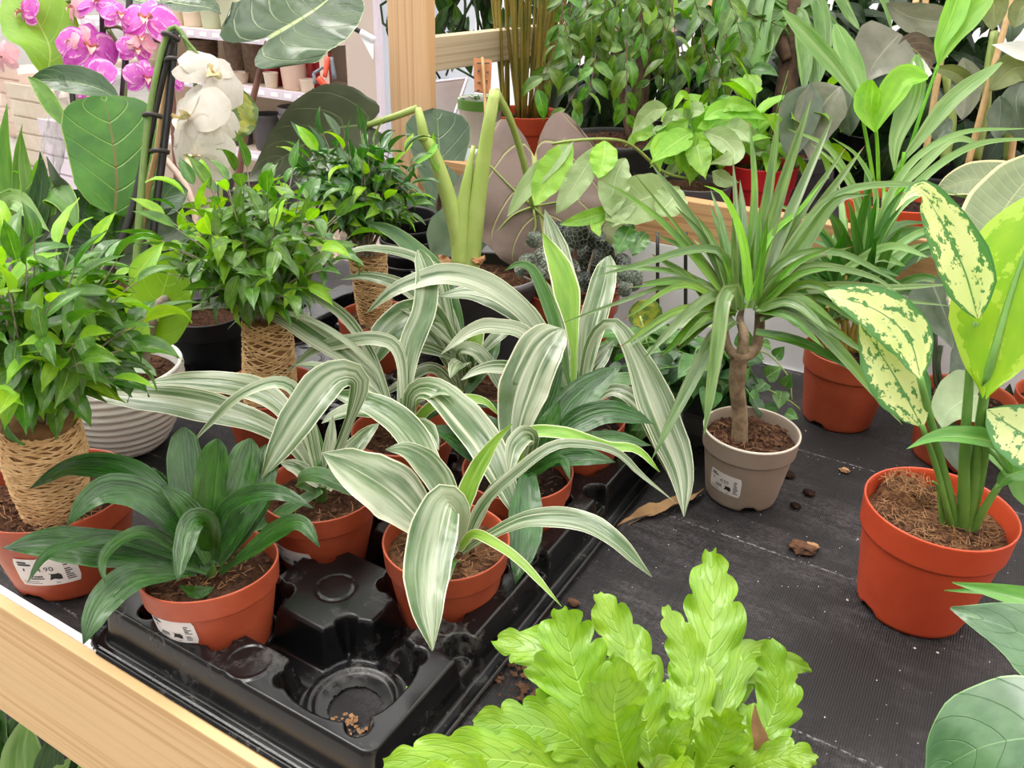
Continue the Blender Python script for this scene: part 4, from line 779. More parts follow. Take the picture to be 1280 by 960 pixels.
# ---------------------------------------------------------------- ribbed white bowls
V,Fc,_=potmesh(.19,.125,'bowl',56,0)
p=pl(126,575,0)
b1,c,d=potted('ribbed_bowl','cream ribbed ceramic bowl holding a grey twig plant, behind the front left ficus','bowl planter',p[0]-.005,p[1]+.05,.17,.122,'cream',0,'bowl',group='cream ribbed bowls',fill=.86,notch=0,fib=30)
tubepx(b1,dep(c),[(178,455),(184,420,-.02),(196,385,-.04),(208,374,-.05)],[9,8,8,6],M['driftwood'],'cut_branch',8)
leafpx(b1,dep(c)+.0,[(176,440),(192,405,-.02),(205,360,-.04),(222,312,-.06)],84,'ellip',M['lime'],fold=.15,nw=9)
leafpx(b1,dep(c)-.02,[(150,440),(170,420),(182,395)],44,'ellip',M['lime'],dd=-.02)
leafpx(b1,dep(c)-.04,[(120,462),(150,452),(185,462),(196,470)],26,'lance',M['ficus'],dd=-.03,fold=.2); leafpx(b1,dep(c),[(150,440),(130,410),(118,380)],30,'lance',M['olive'],dd=-.02)
p=pl(-52,600,0)
b2,c,d=potted('ribbed_bowl','cream ribbed ceramic bowl cut off by the left edge of the picture','bowl planter',p[0]+.0,p[1]+.035,.17,.122,'cream',0,'bowl',group='cream ribbed bowls',fill=.86,notch=0,fib=0)
leafpx(b2,dep(c),[(-50,500),(-40,440),(-20,400)],40,'ellip',M['olive'],dd=-.02)
# ---------------------------------------------------------------- stacked black pots
p=onY(510,285,1.185)
o=thing('stacked_pots','stack of thin black nursery pots nested together behind the dark ficus','pot',(p[0],1.185,.0015))
for k in range(5):
    V,Fc,_=potmesh(.105,.11,'lip',36,0); q=mk('pot',V+np.array([0,0,.022*k]),Fc,o,M['black'],world=False)
V,Fc,_=lathemesh([(0,.185),(.04,.186),(.046,.187)],26); 
# ---------------------------------------------------------------- large alocasia with thick stalks
p=pl(598,346,.15)
th,c,d=potted('potted_alocasia','elephant-ear with two thick pale green bent stalks in a wide grey pot','potted plant',-.685,1.105,.185,.158,'grey',0,'lip',fill=.9,fib=60,soil='soil')
mk('rim',*lathemesh([(.0926,.152),(.0932,.158),(.0905,.1595),(.089,.157)],44)[:2],th,M['lgrey'],world=False)
d=dep(c)
tubepx(th,d,[(577,342),(573,295,-.02),(560,245,-.04),(541,190,-.07),(527,168,-.08)],[12,11,10,8.5,7],M['stalk'],'stalk',14)
tubepx(th,d-.08,[(530,175),(527,155,-.01),(522,136,-.01)],[7,6,5],M['stalk'],'stalk',10)
tubepx(th,d-.09,[(522,135),(492,146,.0),(455,158,.02)],[4.5,4.2,4],M['stalk2'],'petiole',10)
tubepx(th,d,[(586,342),(592,290,-.02),(602,215,-.05),(612,150,-.08),(619,113,-.09)],[13,11.5,10,8,6.5],M['stalk'],'stalk',14)
tubepx(th,d-.01,[(574,335),(578,270,-.02),(586,215,-.04),(592,182,-.05)],[11,10,7,2.5],M['stalk'],'leaf_sheath',10)
tubepx(th,d-.09,[(619,113),(638,150,.03),(655,205,.08),(667,262,.12)],[5,4.5,4.5,4],M['stalk2'],'petiole',10)
leafpx(th,d-.07,[(548,215),(541,185),(542,165)],14,'lance',M['palm_l'],dd=-.01); leafpx(th,d-.08,[(545,180),(538,192),(515,208)],8,'thin',M['palm_l'],dd=-.02)
for k,(a,b) in enumerate((((548,318),(556,330)),((594,330),(598,322)))):
    leafpx(th,d-.02,[(b[0],b[1]+10),(b[0],b[1]),a],18,'lance',M['husk'],name='papery_husk',dd=-.01,wave=.2)
leafpx(th,d-.09,[(457,156,.02),(415,162,.03),(365,190,.05),(308,226,.07)],104,'heart',M['aloc_d'],fold=.12,lobe=.12,nw=11,nl=24,face=.9)
leafpx(th,d-.06,[(440,160),(415,140),(400,128),(438,119)],34,'lance',M['taupe'],dd=.02,fold=.4)
leafpx(th,d+.04,[(668,196),(673,250),(681,300),(686,350)],186,'wide',M['taupe'],dd=-.02,fold=.06,lobe=.34,nw=15,nl=26,face=.95,wave=.015)
for q in ([(667,258),(690,200,.005),(710,168,.012),(724,156,.012)],[(667,258),(640,235,.004),(612,206,.01)],[(667,258),(720,250,.004),(748,258,.01)],[(667,258),(640,270,.0),(612,300,.0)],[(667,262),(668,290,.0),(640,325,.0)],[(668,260),(700,290,.0),(735,296,.004)]): tubepx(th,d+.026,q,[1.7,.9],M['stalk2'],'vein',5)
leafpx(th,d+.06,[(540,318),(565,300),(585,290),(614,298)],78,'round',M['sage'],dd=-.0,nw=9,face=.9)
# ---------------------------------------------------------------- round pilea style and fiddle leaf behind
th,c,d=potted('potted_fiddle_leaf','fiddle-leaf fig with one dark shiny leaf against the pine post','potted plant',-.93,1.305,.1,.1,'black',0,fib=0,cr=0)
tubepx(th,dep(c),[(545,320),(548,260,-.03),(552,235,-.05)],[4,3],M['trunk'],'stem')
leafpx(th,1.63,[(552,272),(552,230),(549,185),(546,136)],82,'fiddle',M['fiddle_d'],dd=.02,nw=9,fold=.1,face=.9)
leafpx(th,1.62,[(548,268),(528,262),(512,240)],40,'ellip',M['fiddle_d'],dd=-.02,nw=7); leafpx(th,1.6,[(560,262),(590,225),(622,190)],28,'ellip',M['greyleaf'],dd=.02)
# ---------------------------------------------------------------- puckered fittonia / peperomia
th,c,d=potted('potted_peperomia','dark puckered silver-veined plant in a terracotta pot behind the striped dracaenas','potted plant',-.568,1.195,.165,.125,'terra',0,fill=.88,fib=40,cr=60,soil='soil')
rr=np.random.default_rng(3)
for k,(x,y,w,m_) in enumerate([(720,295,36,'fitt'),(738,330,30,'fitt'),(728,352,26,'fitt'),(755,318,28,'fitt'),(700,290,24,'fitt'),(765,345,30,'fitt_l'),(790,350,32,'fitt_l'),(776,332,26,'fitt'),(668,300,22,'fitt_l'),(660,330,26,'fitt_l'),(678,325,28,'fitt_l'),(650,338,18,'fitt_l'),(690,318,22,'fitt_l'),(745,300,26,'fitt'),(712,335,24,'fitt'),(748,362,24,'fitt'),(705,312,26,'fitt'),(675,345,20,'fitt_l'),(782,362,20,'fitt_l'),(730,318,24,'fitt')]):
    dd=rr.uniform(-.06,.03); x0=718+(x-718)*.35; tubepx(th,d+dd*.5,[(x0,368,0),((x0+x)/2,(y+372)/2,dd*.4-.01),(x,y+6,dd*.5-.02)],[2.2,1.6],M['driftwood'] if k%3 else M['maroon'],'petiole',5)
    a=rr.uniform(-.8,.8); leafpx(th,d+dd-.02,[(x-w*.5*math.sin(a),y+w*.45),(x,y-2,-.008),(x+w*.5*math.sin(a),y-w*.5)],w*.92,'round',M[m_],fold=.3,nw=9,nl=14,wave=.05,face=.7)
leafpx(th,d+.03,[(720,330),(750,285),(795,270)],64,'heart',M['olive'],dd=.03,nw=9)
# ---------------------------------------------------------------- ivy and other small plants behind the dragon tree
th,c,d=potted('potted_ivy','trailing green ivy in a dark pot with grey print behind the dragon tree','potted plant',-.262,1.06,.11,.09,'grey',0,fib=0,cr=0)
for k in range(9): box('print_line',-.292,-.263,1.0045,1.0056,.03+k*.0035,.0315+k*.0035,M['lgrey'],th)
crown(th,at(835,475,d),(.13,.10,.075),30,7,IVY,41,c+np.array([0,0,.01]),low=-.5,droop=.6,twig='petiole',smin=.7,smax=1.5)
for q in ([(900,470),(930,450),(955,440),(985,470),(990,500)],[(900,490),(940,480),(985,500),(1000,512)],[(790,420),(800,440),(830,470)],[(800,395),(815,440),(850,455)]): tubepx(th,d-.02,q,[1.3,.8],M['stalk'],'trailing_stem',5)
for k,(x,y,w,a) in enumerate([(945,445,22,2),(968,465,24,1),(975,500,22,3.3),(960,520,30,2.6),(985,475,18,.5),(955,430,16,5),(930,420,26,0),(975,440,18,.7),(950,485,20,4),(990,520,18,2)]): leafpx(th,d-.02,[(x-w*.5*math.sin(a),y+w*.5*math.cos(a)),(x,y),(x+w*.5*math.sin(a),y-w*.5*math.cos(a))],w,'heart',M['ivy'],dd=-.01)
leafpx(th,d,[(812,410),(806,392),(800,375)],44,'round',M['yelleaf'],dd=-.0,face=.9); leafpx(th,d+.02,[(840,408),(870,398),(915,402)],32,'lance',M['pach_p'],dd=0,name='leaf'); leafpx(th,d-.03,[(800,470),(820,500),(828,560)],36,'heart',M['ivy_d'],dd=-.02); leafpx(th,d,[(905,500),(900,470),(905,440)],60,'heart',M['ivy_d'],dd=-.0)
for x in (822,857): tubepx(th,d+.06,[(x,420),(x,290,-.04)],[2.5,2.5],M['stake'],'support_stick',6)
# ---------------------------------------------------------------- grass palm
th,c,d=potted('potted_grass_palm','strap-leaved grass palm with golden stems in a terracotta pot','potted plant',-.12,1.228,.134,.115,'terra',0,fill=.84,fib=10,cr=90,soil='soild',na=-2.0)
rr=np.random.default_rng(12)
for k in range(26):
    x0=1052+rr.uniform(-26,24); a=rr.uniform(-.55,.55); h=rr.uniform(50,100); tubepx(th,d,[(x0,440),(x0+a*20,400,-.02),(x0+a*h*.7,440-h,-.04+rr.uniform(-.03,.03))],[2.6,2.2],M['goldcane'],'stem',6)
for k in range(60):
    x0=1058+rr.uniform(-24,28); y0=rr.uniform(345,400); a=rr.uniform(-1.25,1.25); L=rr.uniform(70,170); w=rr.uniform(9,17); e=rr.uniform(-.1,.12)
    x1=x0+math.sin(a)*L*.6; y1=y0-math.cos(a)*L*.62; x2=x0+math.sin(a)*L*1.05; y2=y1-math.cos(a*1.3)*L*.3+(abs(a)**2)*L*.14
    leafpx(th,d-.04,[(x0,y0),(x1,y1,e*.5),(x2,y2,e)],w,'strap',M['palm'] if rr.uniform()<.8 else M['palm_m'],fold=.3,nw=5,nl=14)
for pts,w in [([(1060,380),(1075,270),(1040,190),(985,161)],11),([(1060,380),(1080,280),(1052,215),(1012,178)],9),([(1060,370),(1095,260),(1075,200),(1040,172)],8),([(1070,370),(1120,230),(1190,170),(1290,160)],10),([(1070,370),(1130,250),(1210,185),(1300,172)],12),([(1075,370),(1110,280),(1160,240),(1240,255)],9),([(1075,360),(1120,310),(1160,290),(1166,325)],12),([(1070,370),(1125,320),(1190,300)],14),([(1072,380),(1118,330),(1150,318),(1145,330)],6),([(1060,390),(1095,340),(1120,300)],16)]: leafpx(th,d-.04,pts,w,'strap',M['palm_m'],dd=-.03,fold=.3,nw=5)
# ---------------------------------------------------------------- philodendron in the small terracotta pot
th,c,d=potted('potted_philodendron','grey-green philodendron in a small terracotta pot behind the mottled aglaonema','potted plant',.04,1.2,.128,.098,'terra',0,fill=.85,fib=20,cr=40,soil='soild')
for q in ([(1180,495),(1172,460,-.02),(1176,432,-.03)],[(1186,495),(1192,460,-.02),(1205,440,-.03)],[(1178,490),(1170,470),(1168,360,-.0)],[(1190,495),(1205,490,-.03),(1218,496,-.05)],[(1195,495),(1230,430,-.0),(1240,400,0)]): tubepx(th,d,q,[4,3],M['greyleaf_d'],'petiole',6)
leafpx(th,d-.03,[(1166,356),(1178,385),(1188,412),(1192,436)],74,'heart',M['greyleaf_d'],dd=-.03,lobe=.1,nw=9,fold=.25,face=.9)
leafpx(th,d-.03,[(1225,428),(1212,450),(1198,478),(1192,486)],52,'heart',M['greyleaf_d'],dd=-.03,lobe=.1,nw=9,fold=.2,face=.9)
leafpx(th,d-.06,[(1222,494),(1205,500),(1185,515),(1178,536)],76,'heart',M['paleunder'],dd=-.02,lobe=.1,nw=9,fold=.1,face=.9)
leafpx(th,d-.04,[(1225,520),(1200,545),(1215,590),(1230,610)],66,'heart',M['greyleaf_d'],dd=-.04,lobe=.1,nw=9,fold=.2); leafpx(th,d-.0,[(1235,560),(1250,530),(1262,480)],50,'heart',M['shade'],dd=.02,nw=7)
th,c,d=potted('potted_rubber_plant','rubber plant with broad cream-edged leaves behind the aglaonema','potted plant',.16,1.24,.13,.11,'terra',0,fill=.85,fib=0,cr=10)
tubepx(th,d,[(1290,470),(1285,400,-.02),(1290,280,-.06),(1300,200,-.1)],[6,5,4],M['trunk'],'stem')
leafpx(th,d-.04,[(1208,342),(1240,285),(1275,235),(1320,190)],92,'ellip',M['elastica'],dd=-.0,nw=9,fold=.08,face=.8)
leafpx(th,d+.02,[(1330,262),(1270,232),(1215,225),(1168,240)],58,'ellip',M['elastica'],dd=.03,nw=9,fold=.1,face=.6)
leafpx(th,d-.05,[(1222,420),(1206,390),(1198,355),(1192,322)],36,'ellip',M['elastica2'],dd=.0,nw=7,fold=.15)
th,c,d=potted('potted_spathe_plant','white-bracted plant at the right edge of the upper shelf','potted plant',.12,1.70,.14,.13,'terra_bright',.1355,fill=.85,fib=0,cr=0)
leafpx(th,1.45,[(1330,75),(1290,66),(1240,56)],26,'lance',M['whiteleaf'],dd=-.0,fold=.2,face=.8); leafpx(th,1.47,[(1310,90),(1270,85),(1236,113)],44,'ellip',M['olive'],dd=0,nw=7,face=.8)
tube(th,[c,c+np.array([0,-.05,.15]),at(1320,80,1.46)],[.004,.003],M['petiole'],'petiole')
# ---------------------------------------------------------------- orchids
def flower(th,p,face,up,s,pm,lm,pet='petal',seed=1):
    """five-part moth orchid: 3 sepals, 2 broad petals, lip; face = direction it looks"""
    f=unit(face); r=unit(np.cross(up,f)); u=np.cross(f,r); rr=np.random.default_rng(seed); parts=[]
    def petm(ang,L,w,bend): 
        dr=r*math.sin(ang)+u*math.cos(ang); P=[p+dr*L*t+f*(.02*s+bend*s*(t-.15)**2*(-1)) for t in np.linspace(.04,1,5)]
        return leafmesh(P,w,'round',up=f,fold=.05,arch=.12,wave=.02,nl=10,nw=7,seed=int(rr.integers(1e5)))
    for a in (0,2.25,-2.25): parts.append(petm(a,s*.52,s*.36,.25))
    V,F,UV=join(parts); fl=mk('flower',V,F,th,pm,UV)
    for a in (1.35,-1.35):
        V,F,UV=petm(a+.05*rr.normal(),s*.54,s*.62,.3); mk('petal',V,F,fl,pm,UV)
    lp=[leafmesh([p+f*s*.03,p+f*s*.16-u*s*.06,p+f*s*.2-u*s*.2],s*.2,'ovate',up=f,fold=.5,nl=8,nw=5,seed=1),leafmesh([p+f*s*.04,p+f*s*.14+r*s*.08,p+f*s*.2+r*s*.06+u*s*.04],s*.13,'round',up=u,nl=7,nw=5,seed=2),leafmesh([p+f*s*.04,p+f*s*.14-r*s*.08,p+f*s*.2-r*s*.06+u*s*.04],s*.13,'round',up=u,nl=7,nw=5,seed=3)]
    V,F,UV=join(lp); mk('lip',V,F,fl,lm,UV); return fl
vr,vu,vf=ROT[:,0],-ROT[:,1],ROT[:,2]      # photographer's right / up / away, to turn the blooms
p=pl(70,440,.08)
th,c,d=potted('potted_orchid','magenta orchid with two flower spikes on black stakes, top left','orchid',-1.47,1.12,.12,.115,'black',.0,fib=0,cr=0,group='orchids')
d=1.42
for q in ([(66,-20),(78,50),(90,110),(108,330,.0)],[(128,-20),(129,60),(134,150),(128,330)],[(163,-20),(158,60),(153,125),(135,330)]): tubepx(th,d,q,[4,4],M['stake'],'support_stake',8)
for q in ([(74,-20),(80,30),(88,75),(97,125),(112,330)],[(158,20),(157,70),(156,120),(140,330)],[(40,13),(55,25),(78,33)],[(70,8),(85,2),(100,-5)],[(128,35),(145,33),(157,38)],[(160,95),(175,94),(190,96)],[(157,46),(175,46),(200,52)],[(136,38),(150,60),(156,80)]): tubepx(th,d,q,[3,2.4],M['ospike'],'flower_spike',7)
PP,PL=M['petp'],M['petpl']
for k,(x,y,s,fx,fy,pm) in enumerate([(30,16,48,-.9,-.1,PP),(112,60,66,.7,.0,PP),(110,100,68,-.5,-.1,PP),(184,26,66,.15,.15,PP),(150,20,40,.7,.2,PP),(182,98,46,.9,-.1,PP),(170,62,40,.9,-.2,PP),(120,4,48,.2,.5,PP),(4,72,40,-.5,-.3,PL),(92,10,40,-.8,.0,PL),(100,48,34,-.9,-.3,PL),(88,52,28,-.9,0,PL),(176,50,36,.6,.4,PL),(214,98,34,.8,.2,PP)]):
    flower(th,at(x,y,d-.03-.01*(k%3)),-vf+vr*fx+vu*fy,vu,s*d/F_,pm,M['lipp'],seed=k)
leafpx(th,d+.05,[(110,420),(150,400),(190,390),(240,400)],40,'ellip',M['lanceg'],dd=-.04)
th,c,d=potted('potted_orchid','white orchid arching over from black stakes, with four white blooms','orchid',-1.0,.80,.12,.115,'black',.0,fib=0,cr=0,group='orchids')
d=1.13
tubepx(th,d,[(219,38),(205,85),(190,150),(172,240),(150,310),(128,352),(120,420)],[5.5,5.5],M['stake'],'support_stake',8)
tubepx(th,d+.01,[(218,40),(213,110),(204,190),(195,260),(188,330)],[5,5],M['stake'],'support_stake',8)
tubepx(th,d+.015,[(214,70),(203,140),(196,190),(182,250),(170,330)],[4,4],M['cane'],'bamboo_stick',8)
tubepx(th,d-.01,[(170,340),(176,250),(184,160),(196,90),(208,45),(218,33),(230,46),(239,70),(243,95),(245,118)],[5.5,5.2,5,4.5,4.2,4,3.8,3.4,3,2.6],M['ospike'],'flower_spike',8)
tubepx(th,d-.02,[(228,45),(245,65),(256,82)],[2.2,1.8],M['ospike'],'flower_stalk',6)
for x,y,a in ((214,46,.4),(191,145,.1),(200,190,.05),(219,76,.1)):
    P=at(x,y,d-.012); e=unit(vr*math.cos(a)-vu*math.sin(a)); tube(th,[P-e*.012,P-e*.004+vf*-.008,P+e*.004-vf*.008,P+e*.012],[.0035,.0035],M['clip'],'clip',6)
for k,(x,y,s,fx,fy,tilt) in enumerate([(264,96,82,.7,.3,.95),(237,150,98,-.62,.05,-.15),(268,150,60,.6,.1,.3),(247,194,84,-.35,-.45,.1)]):
    flower(th,at(x,y,d-.03-.012*(k in (1,3))),-vf+vr*fx+vu*fy,unit(vu+vr*tilt),s*d/F_,M['petw'],M['lipw'],seed=k+40)
# ---------------------------------------------------------------- fiddle-leaf fig, left
th,c,d=potted('potted_fiddle_leaf','fiddle-leaf fig at upper left with one very large bright backlit leaf','potted plant',-1.13,1.0,.17,.15,'black',0,fib=0,cr=0)
d=1.27
tubepx(th,d,[(140,400),(139,330,.0),(138,262,0),(140,200,.03)],[6,5,4],M['trunk'],'stem')
tubepx(th,d-.06,[(138,300,.05),(140,275,.02),(142,258,0)],[4,3.5],M['aglao_g'],'petiole')
leafpx(th,d-.07,[(143,268),(146,225),(140,170),(130,120)],112,'fidd3',M['fiddle'],dd=.03,nw=11,nl=26,face=.95,fold=.08)
leafpx(th,d+.01,[(150,125),(115,108),(75,100),(38,100)],44,'ellip',M['fiddle_d'],dd=-.02,fold=.3,nw=9); leafpx(th,d-.02,[(82,160),(68,138),(50,110),(35,96)],22,'ellip',M['lanceg'],dd=.0)
leafpx(th,d+.12,[(58,100),(62,60),(40,15),(15,-25)],90,'ellip',M['lime'],dd=.02,nw=9,nl=24,face=.9)
for pts,w,mt in [([(140,310),(110,285),(92,262),(80,238)],52,'fiddle_d'),([(140,320),(110,310),(75,318),(62,330)],46,'fiddle_d'),([(140,300),(160,285),(190,255),(235,240)],48,'fiddle_d'),([(138,305),(150,275),(158,262),(190,250)],30,'fiddle'),([(140,330),(170,330),(200,325),(235,318)],44,'greyleaf_d'),([(138,310),(125,240),(115,220),(110,200)],40,'fiddle_d'),([(140,330),(120,350),(105,352),(85,345)],36,'greyleaf_d'),([(150,330),(190,300),(215,290),(230,262)],50,'greyleaf_d'),([(145,300),(135,260),(118,262),(112,255)],34,'fiddle')]:
    leafpx(th,d-.02,pts,w,'fiddle',M[mt],dd=-.02,nw=9,face=.7)
# lance leaved plant at the far left
th,c,d=potted('potted_lance_plant','upright blade-leaved plant cut by the left picture edge, behind the front ficus','potted plant',-1.22,.80,.13,.12,'black',0,fib=0,cr=0)
d=1.2
for pts,w,mt in [([(20,330),(8,250),(4,190),(9,128)],24,'lanceg'),([(24,330),(22,240),(22,190),(28,155)],14,'lanceg'),([(30,330),(38,250),(46,205),(55,198)],12,'palm_l'),([(30,330),(40,270),(30,200),(26,160)],20,'lanceg'),([(28,330),(55,245),(80,250),(98,290)],46,'lanceg'),([(25,330),(8,275),(18,250),(62,290)],32,'palm_m'),([(25,330),(48,260),(52,215),(50,190)],30,'fiddle_d'),([(30,330),(75,240),(70,225),(58,195)],26,'greyleaf_d'),([(20,330),(-10,260),(-25,200)],34,'lanceg'),([(24,330),(30,230),(20,215),(16,215)],16,'palm_l')]: leafpx(th,d,pts,w,'lance',M[mt],dd=-.03,fold=.2)
P=[(50,262),(28,200),(18,138),(35,135)]
cs=thing('plastic_sleeve','crumpled clear cellophane sleeve standing left of the backlit fiddle leaf','sleeve',tuple(at(40,225,1.32)))
V=[];n=40
for i in range(9):
    for k in range(n):
        a=6.283*k/n; r=(.03+.0055*i)*(1+.16*math.sin(a*5+i*.8)+.08*math.sin(a*11+i)); V.append((r*math.cos(a)+.004*i*.2,r*math.sin(a),-.02+i*.022+.004*math.sin(a*3)*(i>7)))
mk('sleeve',V,[(i*n+k,i*n+(k+1)%n,(i+1)*n+(k+1)%n,(i+1)*n+k) for i in range(8) for k in range(n)],cs,M['clear'],world=False)
# ---------------------------------------------------------------- tall alocasia with the veined leaf
th,c,d=potted('potted_alocasia','tall elephant-ear with a maroon stalk holding a huge white-veined leaf, top left','potted plant',-1.33,1.25,.18,.18,'grey',0,fib=0,cr=0)
d=1.62
tubepx(th,d,[(292,330,.02),(298,225,.0),(308,160,0),(322,100,-.01),(334,52,-.02)],[5.5,5,4.5,4,3.2],M['maroon'],'stalk',10)
leafpx(th,d-.0,[(338,46,-.02),(372,26,.02),(402,6,.05),(436,-24,.1)],138,'wide',M['aloc'],fold=.08,lobe=.34,nw=13,nl=28,face=.45,wave=.03)
tubepx(th,d+.15,[(228,330),(215,120),(208,30),(205,5)],[4.5,4],M['maroon'],'stalk',8)
leafpx(th,d+.12,[(200,0),(235,6),(262,10),(276,18)],60,'ellip',M['aloc'],dd=.02,nw=9,face=.3); leafpx(th,d+.12,[(150,-5),(180,2),(215,4)],46,'ellip',M['aloc'],dd=.0,nw=9,face=.3)
leafpx(th,d-.1,[(275,175),(285,155),(295,135),(300,112)],62,'round',M['yelleaf'],dd=.02,nw=9,face=.9,wave=.06)
tubepx(th,d-.08,[(280,320),(276,240),(274,175)],[3,2],M['stalk2'],'petiole',6)
tubepx(th,d-.2,[(250,330),(240,250),(212,205),(180,178)],[4,4],M['pink'],'dried_stalk',6)
# ---------------------------------------------------------------- shelving with pots beyond the aisle
SY=2.95
def sx(px,py): return onY(px,py,SY)
rack=thing('pot_shelving','white display shelving with perforated lilac shelf edges, upper left background','shelving',(-3.3,SY+.2,FLOOR))
lv=[onY(330,46,SY)[2]-.0,onY(300,108,SY)[2],onY(320,192,SY)[2]]
xL,xR=sx(120,90)[0]-.2,sx(408,128)[0]
for z in lv:
    box('shelf',xL,xR,SY+.02,SY+.45,z-.02,z,M['beige'],rack); box('shelf_edge',xL,xR,SY,SY+.02,z-.035,z+.006,M['shelfwhite'],rack)
    nT=int((xR-xL)/.085)
    for k in range(nT): box('slot',xL+.02+k*.085,xL+.065+k*.085,SY-.003,SY,z-.024,z-.006,M['white'],rack)
for x in (xL,xR-.025): box('upright',x,x+.025,SY-.0,SY+.03,FLOOR,lv[0]+.4,M['pink'],rack)
box('back_panel',xL,xR,SY+.46,SY+.47,FLOOR,lv[0]+.4,M['beige'],rack)
def spot(px,z,D,h,mat,label,kind='straight',y=.14,grp=None,stack=1):
    x=None
    for py in np.linspace(0,300,301):
        q=onY(px,py,SY+y)
        if q[2]<=z: x=q[0]; break
    o=thing('planter',label,'planter',(x,SY+y,z+.0005),grp)
    for k in range(stack):
        V,Fc,_=potmesh(D,h,kind,32,0); mk('pot',V+np.array([0,0,k*.035]),Fc,o,M[mat],world=False)
    return o
z=lv[1]
spot(372,z,.17,.235,'pink','tall pale pink planter standing between two wine-red planters','lip',.12); spot(346,z,.13,.17,'darkred','wine-red planter left of the tall pale pink one on the middle shelf'); spot(400,z,.13,.17,'darkred','wine-red planter right of the tall pale pink one on the middle shelf','straight',.16)
for k,(x,h) in enumerate(((258,.17),(303,.2),(325,.2))): spot(x,z,.15,h,'wickerp','brown ribbed planter on the middle shelf, '+('leftmost, behind the white orchid','middle one of three','the one next to the wine-red planter')[k],'bowl' if k==0 else 'straight',.17)
spot(340,z,.07,.07,'beige','small beige dish on the middle shelf edge left of the tall pink planter','lip',.06); spot(385,z,.07,.06,'beige','small beige dish on the middle shelf edge right of the tall pink planter','lip',.06); spot(300,z,.1,.05,'beige','flat beige saucer on the middle shelf below the brown planters','lip',.08)
z=lv[2]
spot(338,z,.16,.17,'grey','dark grey planter on the lowest shelf, behind the maroon stalk','straight',.12,None,1); spot(374,z,.17,.19,'lgrey','grey planter stack on the lowest shelf beside the shelf upright','lip',.12,None,2); spot(300,z,.16,.15,'grey','dark grey planter on the lowest shelf, left of the maroon stalk','straight',.12); spot(268,z,.16,.15,'grey','dark grey planter on the lowest shelf behind the white orchid','straight',.12)
z=lv[0]
for k,(x,m_) in enumerate(((222,'beige'),(245,'beige'),(268,'sagepot'),(292,'sagepot'))):
    if m_=='sagepot' and 'sagepot' not in M: M['sagepot']=mplain('pale sage ceramic',C(188,196,170),.5)
    spot(x,z,.13,.16,m_,('beige planter at the left end of the top shelf','beige planter second on the top shelf','pale sage planter third on the top shelf','pale sage planter fourth on the top shelf beside the big veined leaf')[k])
# beige board, white post, tools
bp=thing('display_board','tall beige board standing at the end of the white shelving','board',tuple(onY(452,100,2.75)))
a=onY(432,60,2.75); b=onY(470,60,2.75)
box('board',a[0],b[0],2.75,2.765,FLOOR,.9,M['panel'],bp); box('edge_strip',b[0],b[0]+.018,2.742,2.77,FLOOR,.9,M['shelfwhite'],bp)
a=onY(472,60,3.0); b=onY(487,60,3.0)
o=box('white_column',a[0]-.0,b[0]+.3,3.0,3.2,FLOOR,3.,mplain('pale blue white column',C(206,214,228),.5)); tagt(o,'pale blue-white column behind the pine post','column')
tl=thing('garden_shears','orange and grey garden shears hanging at the shelf end','shears',tuple(at(408,90,3.4)))
def bar(p,q,w,mt,nm): 
    P=at(*p,3.38);Q=at(*q,3.38); tube(tl,[P,Q],[w*3.38/F_,w*3.38/F_*.8],M[mt],nm,6)
bar((410,72),(406,96),4,'orange','handle'); bar((398,98),(408,108),4.5,'orange','handle'); bar((418,98),(414,72),3,'tool','grip'); bar((394,104),(392,92),2.5,'tool','blade'); bar((392,92),(404,84),2.2,'tool','blade'); bar((390,112),(412,112),2,'tool','spring'); bar((390,118),(410,122),2,'tool','spring'); bar((398,126),(414,114),2,'tool','spring'); bar((402,110),(390,122),2,'tool','spring')
tg=thing('hanging_tool','white-handled tool leaning on the beige board','tool',tuple(at(452,45,3.15)))
tube(tg,[at(443,36,3.15),at(451,40,3.15)],[.009,.009],M['stake'],'tool_tip',8); tube(tg,[at(451,40,3.15),at(469,50,3.15)],[.012,.011],M['white'],'tool_handle',8)
V=[at(450,44,3.16),at(467,50,3.16),at(466,74,3.16)]; V+= [v+vf*.006 for v in V]
mk('tool_blade',V,[(0,1,2),(5,4,3),(0,3,4,1),(1,4,5,2),(2,5,3,0)],tg,M['white'],smooth=False)
# ---------------------------------------------------------------- behind the pine post: boards, card, cup plant
ob=thing('leaning_board','taupe printed board leaning below the pine rail','board',tuple(at(557,150,1.9)))
q=[at(541,103,2.0),at(584,98,1.98),at(566,150,1.86),at(524,165,1.86)]; nn=unit(np.cross(q[1]-q[0],q[3]-q[0]))*.006
mk('panel',[*q,*[x+nn for x in q]],[(0,1,2,3),(7,6,5,4),(0,4,5,1),(1,5,6,2),(2,6,7,3),(3,7,4,0)],ob,M['signbrown'],smooth=False); tube(ob,[q[0],q[1]],[.004,.004],M['shelfwhite'],'top_edge',6); tube(ob,[q[1],q[2]],[.004,.004],M['shelfwhite'],'side_edge',6)
cg=thing('card_tag','brown card tag on a thin stick in front of the pine rail','tag',tuple(at(603,118,1.75)))
q=[at(592,72,1.75),at(615,75,1.75),at(613,117,1.74),at(593,114,1.74)]; nn=unit(np.cross(q[1]-q[0],q[3]-q[0]))*.003
mk('card',[*q,*[x+nn for x in q]],[(0,1,2,3),(7,6,5,4),(0,4,5,1),(1,5,6,2),(2,6,7,3),(3,7,4,0)],cg,M['card'],smooth=False); tube(cg,[at(603,72,1.74),at(606,120,1.73),at(609,185,1.70)],[.0035,.0035],M['cane'],'stick',6)
ink=[]
